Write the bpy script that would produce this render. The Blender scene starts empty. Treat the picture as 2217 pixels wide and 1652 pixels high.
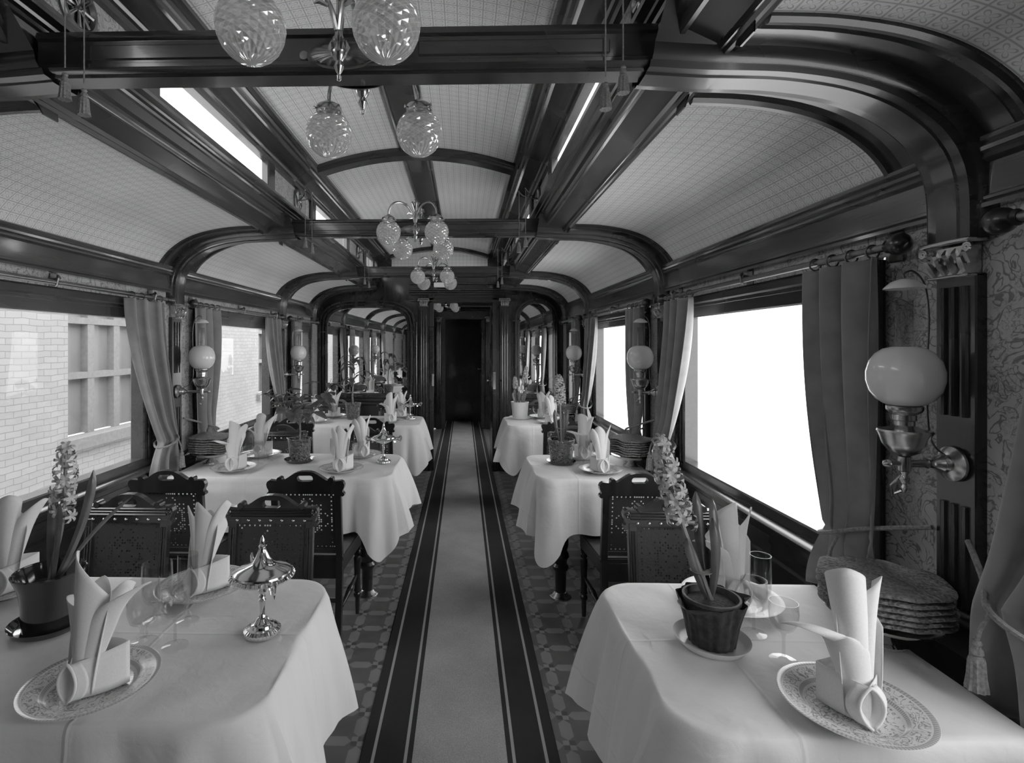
import bpy, bmesh, math, random
from math import pi, sin, cos, sqrt, atan2, radians
from mathutils import Vector, Matrix
R = random.Random(7)
SC = bpy.context.scene
COL = SC.collection
EYE = 1.4525            # camera height
CX = -0.272             # centre line of the carriage (camera stands off centre, at x = 0)
ST = [-2.391, -0.574, 1.243, 3.060, 4.877]      # pilaster / beam stations along the carriage
YB, YE = -3.3, 6.13     # rear wall, end bulkhead
HW = 1.42               # half width at the wall

# ------------------------------------------------------------------ node helpers
class G:
    def __init__(s, name):
        s.mat = bpy.data.materials.new(name); s.mat.use_nodes = True
        s.t = s.mat.node_tree; s.t.nodes.clear()
        s.out = s.t.nodes.new('ShaderNodeOutputMaterial')
    def n(s, typ, **kw):
        nd = s.t.nodes.new('ShaderNode' + typ)
        for k, v in kw.items(): setattr(nd, k, v)
        return nd
    def put(s, sock, v):
        if hasattr(v, 'is_output'): s.t.links.new(v, sock)
        elif isinstance(v, (int, float)) and sock.type == 'RGBA': sock.default_value = (v, v, v, 1)
        else: sock.default_value = v
    def m(s, op, a, b=0.0, c=None):
        nd = s.n('Math', operation=op); s.put(nd.inputs[0], a); s.put(nd.inputs[1], b)
        if c is not None: s.put(nd.inputs[2], c)
        return nd.outputs[0]
    def mix(s, f, a, b):
        # grey value blend a -> b
        return s.m('MULTIPLY_ADD', s.m('SUBTRACT', b, a), f, a)
    def xyz(s, kind='Object', scale=1.0):
        tc = s.n('TexCoord'); sp = s.n('SeparateXYZ'); s.t.links.new(tc.outputs[kind], sp.inputs[0])
        return [s.m('MULTIPLY', o, scale) for o in sp.outputs] if scale != 1.0 else list(sp.outputs)
    def vec(s, x, y, z=0.0):
        c = s.n('CombineXYZ')
        for i, v in enumerate((x, y, z)): s.put(c.inputs[i], v)
        return c.outputs[0]
    def noise(s, scale, detail=3.0, vec=None, kind='Object', rough=.5, dist=0.0):
        nd = s.n('TexNoise'); nd.inputs['Scale'].default_value = scale; nd.inputs['Detail'].default_value = detail
        nd.inputs['Roughness'].default_value = rough; nd.inputs['Distortion'].default_value = dist
        if vec is None: vec = s.n('TexCoord').outputs[kind]
        s.t.links.new(vec, nd.inputs['Vector'])
        return nd.outputs['Fac']
    def ramp(s, f, lo, hi, a=0.0, b=1.0):
        nd = s.n('MapRange'); s.put(nd.inputs[0], f)
        for i, v in enumerate((lo, hi, a, b)): s.put(nd.inputs[1 + i], v)
        return nd.outputs[0]
    def frac(s, v): return s.m('SUBTRACT', s.m('FRACT', v), .5)
    def bump(s, h, strength=.3, dist=.005):
        b = s.n('Bump'); b.inputs['Strength'].default_value = strength; b.inputs['Distance'].default_value = dist
        s.put(b.inputs['Height'], h); return b.outputs[0]
    def bsdf(s, col, rough=.5, metal=0.0, coat=0.0, normal=None, spec=.5, sheen=0.0):
        p = s.n('BsdfPrincipled'); s.put(p.inputs['Base Color'], col); s.put(p.inputs['Roughness'], rough)
        p.inputs['Metallic'].default_value = metal; p.inputs['Coat Weight'].default_value = coat
        p.inputs['Coat Roughness'].default_value = .08; p.inputs['Specular IOR Level'].default_value = spec
        p.inputs['Sheen Weight'].default_value = sheen
        if normal is not None: s.t.links.new(normal, p.inputs['Normal']); s.t.links.new(normal, p.inputs['Coat Normal'])
        return p.outputs[0]
    def mixs(s, f, a, b):
        nd = s.n('MixShader'); s.put(nd.inputs[0], f); s.t.links.new(a, nd.inputs[1]); s.t.links.new(b, nd.inputs[2]); return nd.outputs[0]
    def done(s, sh): s.t.links.new(sh, s.out.inputs[0]); return s.mat

M = {}
def wood(name, lo, hi, rough=.25, coat=.28, axis=1):
    g = G(name); c = g.xyz(); st = [22.0, 22.0, 22.0]; st[axis] = 1.6
    v = g.vec(*[g.m('MULTIPLY', c[i], st[i]) for i in range(3)])
    n = g.noise(1.0, 5, v, rough=.65, dist=.6); n2 = g.noise(1.7, 2)
    f = g.m('ADD', g.m('MULTIPLY', n, .7), g.m('MULTIPLY', n2, .3))
    M[name] = g.done(g.bsdf(g.ramp(f, .3, .7, lo, hi), g.ramp(n2, .3, .7, rough - .05, rough + .09), coat=coat, spec=.38, normal=g.bump(n, .05)))
wood('wood', .008, .024)
wood('wood_up', .008, .022, axis=2)
wood('wood_cross', .008, .022, axis=0)
wood('chair_wood', .005, .013, rough=.30, coat=.22, axis=2)
wood('frieze_wood', .016, .036, rough=.20, coat=.55)

def plain(name, v, rough=.5, metal=0.0, var=.15, scale=30.0, bump=.0, coat=0.0, sheen=0.0, spec=.5):
    g = G(name); n = g.noise(scale, 4)
    M[name] = g.done(g.bsdf(g.ramp(n, .3, .7, v * (1 - var), v * (1 + var)), rough, metal, coat, g.bump(n, bump) if bump else None, spec, sheen))
plain('brass', .46, .24, 1.0)
plain('dark_brass', .16, .3, 1.0)
plain('silver', .72, .12, 1.0, var=.05)
plain('opal', .74, .18, var=.05, scale=9, coat=.4)
plain('curtain', .15, .85, var=.2, scale=14, bump=.1, sheen=.5)
plain('cord', .16, .8, scale=160, bump=.5, var=.4)
plain('napkin', .68, .85, var=.04, scale=260, bump=.06)
plain('soil', .035, .95, var=.5, scale=160, bump=.8)
plain('leaf', .065, .42, var=.4, scale=25, bump=.08, coat=.15)
plain('leaf_pale', .12, .45, var=.4, scale=18, bump=.08)
plain('stem', .16, .6, var=.3, scale=60)
plain('petal', .40, .6, var=.35, scale=90)
plain('petal_white', .62, .6, var=.15, scale=60)
plain('twig', .14, .8, var=.5, scale=80, bump=.3)
plain('china', .64, .4, var=.03)
plain('white_pot', .70, .3, var=.06, scale=40, coat=.3)
plain('dark_glaze', .009, .10, var=.5, scale=30, coat=.3)
plain('bark', .018, .9, var=.7, scale=50, bump=.9)
plain('terracotta', .045, .7, var=.4, scale=60, bump=.2)
plain('leather', .008, .5, var=.3, scale=120, bump=.15)
plain('iron', .03, .45, .6)
plain('sign_white', .78, .4, var=.03)
plain('snow', .88, .9, var=.08, scale=2)
plain('white_door', .30, .5)

def mk_lincrusta():
    g = G('lincrusta'); uv = g.xyz('UV', 1 / .042); fx, fy = g.frac(uv[0]), g.frac(uv[1])
    ax, ay = g.m('ABSOLUTE', fx), g.m('ABSOLUTE', fy)
    r = g.m('SQRT', g.m('ADD', g.m('MULTIPLY', fx, fx), g.m('MULTIPLY', fy, fy)))
    an = g.m('ARCTAN2', fy, fx)
    pt = g.m('MULTIPLY', g.m('ABSOLUTE', g.m('SINE', g.m('MULTIPLY', an, 2.0))), .40)
    d = g.m('ABSOLUTE', g.m('SUBTRACT', r, pt))
    line = g.ramp(d, .02, .06, 1, 0)
    grid = g.ramp(g.m('MAXIMUM', ax, ay), .44, .47, 0, 1)
    h = g.m('MAXIMUM', line, grid)
    n = g.noise(3.0, 3)
    col = g.m('MULTIPLY', g.mix(h, .74, .38), g.ramp(n, .3, .7, .92, 1.06))
    M['lincrusta'] = g.done(g.bsdf(col, .5, normal=g.bump(h, .35, .002), spec=.35))
mk_lincrusta()

def mk_paper():
    g = G('wallpaper'); c = g.xyz(); v = g.vec(*c)
    n = g.noise(14.0, 2.2, v, dist=2.6, rough=.45); l = g.ramp(g.m('ABSOLUTE', g.m('SUBTRACT', n, .5)), .012, .035, 1, 0)
    n2 = g.noise(30.0, 2, v, dist=3.5); l2 = g.ramp(g.m('ABSOLUTE', g.m('SUBTRACT', n2, .5)), .02, .04, .7, 0)
    msk = g.ramp(g.noise(7.0, 1, v), .42, .55, 0, 1)
    f = g.m('MAXIMUM', l, g.m('MULTIPLY', l2, msk))
    M['wallpaper'] = g.done(g.bsdf(g.mix(f, .36, .11), .6, normal=g.bump(f, .2, .002)))
mk_paper()

def mk_floor():
    g = G('lino'); P = .155; c = g.xyz('Object', 1 / P)
    fx, fy = g.frac(c[0]), g.frac(c[1]); ax, ay = g.m('ABSOLUTE', fx), g.m('ABSOLUTE', fy)
    mx = g.m('MAXIMUM', ax, ay)
    chk = g.m('LESS_THAN', mx, .15); sg = g.m('GREATER_THAN', g.m('MULTIPLY', fx, fy), 0.0)
    bx, by = g.m('SUBTRACT', .5, ax), g.m('SUBTRACT', .5, ay)
    h1 = g.m('MULTIPLY', g.m('LESS_THAN', ay, .15), g.m('LESS_THAN', g.m('ADD', bx, g.m('MULTIPLY', ay, .9)), .35))
    h2 = g.m('MULTIPLY', g.m('LESS_THAN', ax, .15), g.m('LESS_THAN', g.m('ADD', by, g.m('MULTIPLY', ax, .9)), .35))
    hx = g.m('MAXIMUM', h1, h2)
    v = g.mix(hx, .062, .135); v = g.mix(chk, v, g.mix(sg, .155, .032))
    n = g.noise(6.0, 4); v = g.m('MULTIPLY', v, g.ramp(n, .3, .7, .8, 1.15))
    M['lino'] = g.done(g.bsdf(v, .42))
mk_floor()

def mk_carpet():
    g = G('carpet'); c = g.xyz()
    ax = g.m('ABSOLUTE', c[0])
    n = g.noise(420.0, 2); n2 = g.noise(5.0, 2)
    mid = g.m('LESS_THAN', ax, .166)
    l1 = g.m('LESS_THAN', g.m('ABSOLUTE', g.m('SUBTRACT', ax, .190)), .0055)
    l2 = g.m('LESS_THAN', g.m('ABSOLUTE', g.m('SUBTRACT', ax, .304)), .0055)
    v = g.mix(mid, .017, g.ramp(n, .25, .75, .14, .34)); v = g.mix(g.m('MAXIMUM', l1, l2), v, .24)
    v = g.m('MULTIPLY', v, g.ramp(n2, .3, .7, .88, 1.1))
    M['carpet'] = g.done(g.bsdf(v, .95, normal=g.bump(n, .5, .003), spec=.1))
mk_carpet()

def mk_cloth():
    g = G('linen'); c = g.xyz()
    n = g.noise(500.0, 2); w = g.noise(6.0, 3, dist=.5); n3 = g.noise(2.0, 2)
    dm = g.m('MULTIPLY', g.m('GREATER_THAN', g.frac(g.m('MULTIPLY', g.m('ADD', c[0], c[1]), 14)), 0.0), g.m('GREATER_THAN', g.frac(g.m('MULTIPLY', g.m('SUBTRACT', c[0], c[1]), 14)), 0.0))
    v = g.m('SUBTRACT', g.ramp(n3, .3, .7, .60, .70), g.m('MULTIPLY', dm, .018))
    uv = g.xyz('UV')
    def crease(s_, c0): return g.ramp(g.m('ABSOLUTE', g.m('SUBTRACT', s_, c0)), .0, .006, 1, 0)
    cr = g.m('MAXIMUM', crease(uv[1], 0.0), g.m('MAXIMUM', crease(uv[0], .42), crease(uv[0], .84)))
    rp = g.n('TexWave'); rp.inputs['Scale'].default_value = 2.2; rp.inputs['Distortion'].default_value = 5.0; rp.inputs['Detail'].default_value = 1.5; rp.inputs['Detail Scale'].default_value = .8; rp.bands_direction = 'DIAGONAL'
    g.t.links.new(g.n('TexCoord').outputs['UV'], rp.inputs['Vector'])
    msk = g.ramp(g.noise(3.0, 2), .42, .65, 0, 1); fb = g.noise(38.0, 3, dist=1.0)
    h = g.m('ADD', g.m('ADD', g.m('MULTIPLY', n, .02), w), g.m('ADD', g.m('MULTIPLY', cr, .14), g.m('ADD', g.m('MULTIPLY', g.m('MULTIPLY', rp.outputs['Fac'], msk), .30), g.m('MULTIPLY', fb, .10))))
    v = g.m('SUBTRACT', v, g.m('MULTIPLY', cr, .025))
    M['linen'] = g.done(g.bsdf(v, .75, normal=g.bump(h, .5, .015), sheen=.1))
mk_cloth()

def mk_glass(name, tint, gl, gl2):
    g = G(name); lw = g.n('LayerWeight'); lw.inputs[0].default_value = gl
    t = g.n('BsdfTransparent'); t.inputs[0].default_value = (tint, tint, tint, 1)
    s = g.n('BsdfGlossy'); s.inputs['Roughness'].default_value = .02; s.inputs[0].default_value = (.95, .95, .95, 1)
    M[name] = g.done(g.mixs(g.m('MULTIPLY_ADD', g.m('POWER', lw.outputs['Facing'], 2.8), gl2, .014), t.outputs[0], s.outputs[0]))
mk_glass('glass', .90, .5, .38)
mk_glass('pane', .97, .5, .25)

def mk_cut():
    g = G('cut_glass'); c = g.xyz()
    a = g.m('MULTIPLY', g.m('ARCTAN2', c[1], c[0]), 13 / (2 * pi)); b = g.m('MULTIPLY', c[2], 62.0)
    f1, f2 = g.frac(g.m('ADD', a, b)), g.frac(g.m('SUBTRACT', a, b))
    d = g.m('MINIMUM', g.m('ABSOLUTE', f1), g.m('ABSOLUTE', f2))
    ln = g.ramp(d, .03, .10, 1, 0); lower = g.ramp(c[2], -.095, -.072, 1, 0); upper = g.ramp(c[2], -.014, -.004, 0, 1)
    star = g.m('ABSOLUTE', g.m('SINE', g.m('MULTIPLY', g.m('ARCTAN2', c[1], c[0]), 14.0)))
    nr = g.bump(g.m('MAXIMUM', g.m('ABSOLUTE', f1), g.m('ABSOLUTE', f2)), .9, .02)
    t = g.n('BsdfTransparent'); t.inputs[0].default_value = (.92, .92, .92, 1)
    p = g.bsdf(.90, .15, normal=nr, spec=.9); tr = g.n('BsdfTranslucent'); tr.inputs[0].default_value = (.85, .85, .85, 1)
    w = g.mixs(.45, p, tr.outputs[0])
    fc = g.mix(ln, g.ramp(g.noise(60.0, 2), .3, .7, .42, .80), .90); fc = g.mix(lower, fc, g.mix(star, .35, .85)); fc = g.mix(upper, fc, .22)
    gs = g.n('BsdfGlossy'); gs.inputs['Roughness'].default_value = .06; g.t.links.new(nr, gs.inputs['Normal'])
    M['cut_glass'] = g.done(g.mixs(.22, g.mixs(fc, t.outputs[0], w), gs.outputs[0]))
mk_cut()

def mk_plate():
    g = G('patterned_china'); c = g.xyz('Object')
    r = g.m('MULTIPLY', g.m('SQRT', g.m('ADD', g.m('MULTIPLY', c[0], c[0]), g.m('MULTIPLY', c[1], c[1]))), 1 / .125)
    an = g.m('ARCTAN2', c[1], c[0])
    def band(lo, hi): return g.m('MULTIPLY', g.m('GREATER_THAN', r, lo), g.m('LESS_THAN', r, hi))
    dash = g.m('GREATER_THAN', g.m('SINE', g.m('MULTIPLY', an, 120.0)), -.2)
    brd = g.m('MULTIPLY', band(.91, .985), g.mix(dash, .75, .5))
    brd2 = g.m('MULTIPLY', band(.63, .675), g.mix(dash, .75, .35))
    n = g.noise(42.0, 2.5, dist=2.2); scroll = g.ramp(g.m('ABSOLUTE', g.m('SUBTRACT', n, .5)), .015, .05, 1, 0)
    sc = g.m('MULTIPLY', scroll, g.m('ADD', band(.69, .89), band(.1, .60)))
    f = g.m('MAXIMUM', g.m('MULTIPLY', sc, .8), g.m('MAXIMUM', brd, brd2))
    M['patterned_china'] = g.done(g.bsdf(g.mix(f, .60, .10), .25, coat=.2))
mk_plate()

def mk_bread():
    g = G('crispbread'); vo = g.n('TexVoronoi'); vo.inputs['Scale'].default_value = 130.0
    tc = g.n('TexCoord'); g.t.links.new(tc.outputs['Object'], vo.inputs['Vector'])
    d = vo.outputs['Distance']; n = g.noise(20.0, 3)
    v = g.m('MULTIPLY', g.ramp(d, .1, .6, .045, .15), g.ramp(n, .3, .7, .8, 1.25))
    M['crispbread'] = g.done(g.bsdf(v, .85, normal=g.bump(d, .9, .006)))
mk_bread()

def mk_relief():
    g = G('relief_glaze'); n = g.noise(55.0, 2.0, dist=1.8); vo = g.n('TexVoronoi'); vo.inputs['Scale'].default_value = 70.0
    tc = g.n('TexCoord'); g.t.links.new(tc.outputs['Object'], vo.inputs['Vector'])
    h = g.m('ADD', n, g.m('MULTIPLY', vo.outputs['Distance'], .7))
    M['relief_glaze'] = g.done(g.bsdf(g.ramp(h, .5, 1.0, .006, .05), .22, coat=.7, normal=g.bump(h, 1.0, .012)))
mk_relief()

def mk_brick():
    g = G('brick'); c = g.xyz(); b = g.n('TexBrick'); b.inputs['Scale'].default_value = 1.0
    b.inputs['Brick Width'].default_value = .15; b.inputs['Row Height'].default_value = .052; b.inputs['Mortar Size'].default_value = .003
    wob = g.m('MULTIPLY', g.m('SUBTRACT', g.noise(5.0, 2), .5), .03)
    g.t.links.new(g.vec(c[1], g.m('ADD', c[2], wob)), b.inputs['Vector'])
    b.inputs['Color1'].default_value = (.25, .25, .25, 1); b.inputs['Color2'].default_value = (.215, .215, .215, 1); b.inputs['Mortar'].default_value = (.12, .12, .12, 1)
    bw = g.n('RGBToBW'); g.t.links.new(b.outputs['Color'], bw.inputs[0])
    n = g.noise(1.3, 4)
    M['brick'] = g.done(g.bsdf(g.m('MULTIPLY', bw.outputs[0], g.ramp(n, .3, .7, .85, 1.15)), .9))
mk_brick()
plain('outer_frame', .13, .8); plain('outer_pane', .16, .3, var=.25, scale=2)
g = G('mirror_glass'); gl = g.n('BsdfGlossy'); gl.inputs['Roughness'].default_value = 0.0; gl.inputs[0].default_value = (.86, .86, .86, 1)
M['mirror_glass'] = g.done(gl.outputs[0])

# ------------------------------------------------------------------ mesh helpers
class MB:
    def __init__(s): s.v = []; s.f = []; s.uv = {}
    def add(s, vs, fs, uvs=None, mx=None):
        b = len(s.v)
        s.v += [tuple(mx @ Vector(p)) for p in vs] if mx is not None else [tuple(p) for p in vs]
        for i, f in enumerate(fs):
            if uvs is not None: s.uv[len(s.f)] = [uvs[k] for k in f]
            s.f.append([b + k for k in f])
        return s
    def box(s, x0, x1, y0, y1, z0, z1, mx=None, ch=0.0):
        if ch <= 0:
            vs = [(x, y, z) for x in (x0, x1) for y in (y0, y1) for z in (z0, z1)]
            return s.add(vs, [(0, 1, 3, 2), (4, 6, 7, 5), (0, 4, 5, 1), (2, 3, 7, 6), (0, 2, 6, 4), (1, 5, 7, 3)], None, mx)
        vs = []; idx = {}
        X, Y, Z = (x0, x1), (y0, y1), (z0, z1); sg = (1, -1)
        for i in (0, 1):
            for j in (0, 1):
                for k in (0, 1):
                    for ax in range(3):
                        p = [X[i] + sg[i] * ch, Y[j] + sg[j] * ch, Z[k] + sg[k] * ch]
                        p[ax] = (X, Y, Z)[ax][(i, j, k)[ax]]
                        idx[i, j, k, ax] = len(vs); vs.append(p)
        fs = []
        for ax in range(3):
            o = [a for a in range(3) if a != ax]
            for e in (0, 1):
                q = []
                for (a, b) in ((0, 0), (1, 0), (1, 1), (0, 1)):
                    ijk = [0, 0, 0]; ijk[ax] = e; ijk[o[0]] = a; ijk[o[1]] = b; q.append(idx[(*ijk, ax)])
                fs.append(q)
            for a in (0, 1):
                for b in (0, 1):
                    ijk0 = [0, 0, 0]; ijk0[o[0]] = a; ijk0[o[1]] = b; ijk1 = list(ijk0); ijk1[ax] = 1
                    fs.append([idx[(*ijk0, o[0])], idx[(*ijk1, o[0])], idx[(*ijk1, o[1])], idx[(*ijk0, o[1])]])
        for i in (0, 1):
            for j in (0, 1):
                for k in (0, 1): fs.append([idx[i, j, k, 0], idx[i, j, k, 1], idx[i, j, k, 2]])
        return s.add(vs, fs, None, mx)
    def lathe(s, prof, seg=24, at=(0, 0, 0), mx=None, mod=None, sx=1.0, sy=1.0):
        vs = []; fs = []; n = len(prof)
        for i, (r, z) in enumerate(prof):
            for k in range(seg):
                a = 2 * pi * k / seg; rr = max(r, 1e-5)
                if mod: rr = rr * mod(a, i / (n - 1), r, z)
                vs.append((at[0] + rr * cos(a) * sx, at[1] + rr * sin(a) * sy, at[2] + z))
        for i in range(n - 1):
            for k in range(seg):
                k2 = (k + 1) % seg
                fs.append((i * seg + k, i * seg + k2, (i + 1) * seg + k2, (i + 1) * seg + k))
        if prof[0][0] > 2e-4 and mod is None and prof[0][1] != prof[-1][1]: fs.append(tuple(range(seg))[::-1])
        return s.add(vs, fs, None, mx)
    def tube(s, path, r, seg=8, mx=None, cap=True, flat=1.0):
        P = [Vector(p) for p in path]; n = len(P); rs = r if isinstance(r, (list, tuple)) else [r] * n
        vs = []; fs = []; up = None
        for i in range(n):
            t = (P[min(i + 1, n - 1)] - P[max(i - 1, 0)]).normalized()
            if up is None: up = Vector((0, 0, 1)) if abs(t.z) < .9 else Vector((1, 0, 0))
            a = t.cross(up).normalized(); b = a.cross(t).normalized(); up = b
            for k in range(seg):
                an = 2 * pi * k / seg; vs.append(P[i] + a * cos(an) * rs[i] + b * sin(an) * rs[i] * flat)
        for i in range(n - 1):
            for k in range(seg):
                k2 = (k + 1) % seg; fs.append((i * seg + k, i * seg + k2, (i + 1) * seg + k2, (i + 1) * seg + k))
        if cap: fs += [tuple(range(seg))[::-1], tuple((n - 1) * seg + k for k in range(seg))]
        return s.add(vs, fs, None, mx)
    def grid(s, fn, nu, nv, mx=None, uvf=None, wrap=False):
        vs = [fn(i / nu, j / nv) for j in range(nv + 1) for i in range(nu + 1)]
        uv = [uvf(i / nu, j / nv) for j in range(nv + 1) for i in range(nu + 1)] if uvf else None
        fs = [(j * (nu + 1) + i, j * (nu + 1) + i + 1, (j + 1) * (nu + 1) + i + 1, (j + 1) * (nu + 1) + i) for j in range(nv) for i in range(nu)]
        return s.add(vs, fs, uv, mx)
    def prism(s, outline, y0, y1, holes=(), mx=None):
        # outline in (x, z), extruded along y
        bm = bmesh.new(); es = []
        for lp in [outline] + list(holes):
            b = [bm.verts.new((p[0], y0, p[1])) for p in lp]
            es += [bm.edges.new((b[i], b[(i + 1) % len(b)])) for i in range(len(b))]
        bmesh.ops.triangle_fill(bm, use_beauty=True, use_dissolve=False, edges=es)
        bm.verts.ensure_lookup_table(); bm.verts.index_update()
        v0 = [v.co.copy() for v in bm.verts]; nv = len(v0)
        tri = [[v.index for v in f.verts] for f in bm.faces]; bd = [[v.index for v in e.verts] for e in bm.edges if len(e.link_faces) == 1]
        bm.free()
        vs = [tuple(v) for v in v0] + [(v.x, y1, v.z) for v in v0]
        fs = tri + [[nv + k for k in t][::-1] for t in tri] + [[a, b, nv + b, nv + a] for a, b in bd]
        return s.add(vs, fs, None, mx)
    def build(s, name, mat, parent=None, smooth=True, ang=40, loc=None):
        me = bpy.data.meshes.new(name); me.from_pydata(s.v, [], s.f)
        if s.uv:
            ul = me.uv_layers.new(name='UVMap')
            for p in me.polygons:
                q = s.uv.get(p.index)
                if q:
                    for li, c in zip(p.loop_indices, q): ul.data[li].uv = c
        bm = bmesh.new(); bm.from_mesh(me); bmesh.ops.recalc_face_normals(bm, faces=bm.faces); bm.to_mesh(me); bm.free()
        if smooth:
            me.polygons.foreach_set('use_smooth', [True] * len(me.polygons)); me.set_sharp_from_angle(angle=radians(ang))
        me.materials.append(M[mat]); me.update()
        o = bpy.data.objects.new(name, me); COL.objects.link(o)
        if parent is not None: o.parent = parent
        if loc is not None: o.location = loc
        return o
def T(x, y, z, rz=0.0, sc=1.0): return Matrix.Translation((x, y, z)) @ Matrix.Rotation(rz, 4, 'Z') @ Matrix.Scale(sc, 4)
def tag(o, label=None, cat=None, group=None, kind=None):
    for k, v in (('label', label), ('category', cat), ('group', group), ('kind', kind)):
        if v: o[k] = v
    return o
def thing(name, label, cat, loc=(0, 0, 0), rz=0.0, group=None):
    o = bpy.data.objects.new(name, None); o.empty_display_size = .05; COL.objects.link(o)
    o.location = loc; o.rotation_euler = (0, 0, rz)
    return tag(o, label, cat, group)
def struct(o): o['kind'] = 'structure'; return o
def dup(root, loc, rz, label, group=None):
    r = root.copy(); COL.objects.link(r); r.location = loc; r.rotation_euler = (0, 0, rz); r['label'] = label
    if group: r['group'] = group
    for ch in list(root.children):
        c = ch.copy(); COL.objects.link(c); c.parent = r
        for gch in list(ch.children):
            d = gch.copy(); COL.objects.link(d); d.parent = c
    return r
def sp(pts, n=8):
    # Catmull-Rom through points
    P = [Vector(p) for p in pts]; P = [P[0] * 2 - P[1]] + P + [P[-1] * 2 - P[-2]]; out = []
    for i in range(1, len(P) - 2):
        for k in range(n):
            t = k / n; a, b, c, d = P[i - 1:i + 3]
            out.append(.5 * ((2 * b) + (c - a) * t + (2 * a - 5 * b + 4 * c - d) * t * t + (3 * b - a - 3 * c + d) * t ** 3))
    return out + [P[-2]]
# ================================================================== THE SETTING
def X(s, half): return CX + s * half
DECK = [(.845, .668), (.85, .655), (.862, .6515), (1.0, .645), (1.14, .622), (1.25, .583), (1.33, .53), (1.38, .475), (1.405, .43), (1.432, .355)]
deck = [(p.x, p.y) for p in sp([Vector((a, b, 0)) for a, b in DECK], 5)]
def mono(h): return 1.026 + .094 * (1 - min(1, (h / .554)) ** 2)

m = MB()
for s in (-1, 1):
    al = [0.0]
    for a, b in zip(deck, deck[1:]): al.append(al[-1] + math.dist(a, b))
    n = len(deck)
    vs = []; uv = []
    for y in (YB, YE):
        for k, (h, z) in enumerate(deck): vs.append((X(s, h), y, EYE + z)); uv.append((y, al[k]))
    m.add(vs, [(k, k + 1, n + k + 1, n + k) for k in range(n - 1)], uv)
hs = [-.745, -.56] + [-.554 + .554 * k / 8 for k in range(17)] + [.56, .745]
vs = []; uv = []
for y in (YB, YE):
    for h in hs: vs.append((CX + h, y, EYE + mono(abs(h)))); uv.append((h, y))
n = len(hs); m.add(vs, [(k, k + 1, n + k + 1, n + k) for k in range(n - 1)], uv)
struct(m.build('ceiling', 'lincrusta'))

TN = [0]
def trim(mb, mat, smooth=True, ang=35):
    TN[0] += 1; return struct(mb.build('trim_%d' % TN[0], mat, smooth=smooth, ang=ang))
def ext(mb, prof, y0=YB, y1=YE, sides=(-1, 1), rel=True):
    e = EYE if rel else 0.0
    for s in sides:
        n = len(prof); vs = [(X(s, h), y, e + z) for y in (y0, y1) for h, z in prof]
        mb.add(vs, [(k, k + 1, n + k + 1, n + k) for k in range(n - 1)])
    return mb
FRZ = [(1.43, .452), (1.388, .452), (1.380, .446), (1.380, .437), (1.387, .432), (1.380, .424), (1.382, .416), (1.390, .411), (1.386, .400), (1.394, .394), (1.400, .392),
       (1.400, .324), (1.393, .320), (1.393, .314), (1.397, .311), (1.391, .306), (1.391, .297), (1.43, .296)]
PUR = [(.875, .66), (.868, .642), (.861, .637), (.852, .640), (.848, .633), (.838, .632), (.833, .640), (.828, .640), (.824, .652), (.752, .674), (.748, .668), (.738, .668), (.734, .676), (.733, .692),
       (.722, .698), (.716, .728), (.708, .731), (.704, .738), (.692, .740), (.690, .747), (.668, .750), (.664, .758), (.70, .766), (.70, .80), (.74, .802)]
COV = [(.74, .926), (.705, .930), (.700, .945), (.690, .948), (.684, .956), (.676, .957), (.620, .988), (.606, .986), (.600, .996), (.588, .997), (.582, 1.008), (.566, 1.010), (.556, 1.014), (.553, 1.03)]
for s in (-1, 1):
    trim(ext(MB(), FRZ, sides=(s,)), 'frieze_wood'); trim(ext(MB(), PUR, sides=(s,)), 'wood'); trim(ext(MB(), COV, sides=(s,)), 'wood')
m = MB(); pr = [(-.09, 1.125), (-.086, 1.106), (-.076, 1.100), (-.068, 1.106), (-.058, 1.096), (-.046, 1.094)]
pr = pr + [(-a, b) for a, b in pr[::-1]]
vs = [(CX + h, y, EYE + z) for y in (YB, YE) for h, z in pr]; n = len(pr)
trim(m.add(vs, [(k, k + 1, n + k + 1, n + k) for k in range(n - 1)]), 'wood')
# arched ribs of the monitor roof
def mono_rib(y, w=.06, dp=.045):
    m = MB(); pf = [(-w, 0), (-w, dp * .5), (-w * .8, dp * .7), (-w * .7, dp), (w * .7, dp), (w * .8, dp * .7), (w, dp * .5), (w, 0)]
    hh = [-.56 + 1.12 * k / 24 for k in range(25)]; vs = [(CX + h, y + a, EYE + mono(abs(h)) - d + .004) for h in hh for a, d in pf]; q = len(pf)
    return m.add(vs, [(i * q + k, i * q + k + 1, (i + 1) * q + k + 1, (i + 1) * q + k) for i in range(24) for k in range(q - 1)])
for y in ST + [YE - .06]: trim(mono_rib(y), 'wood_cross')
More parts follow.
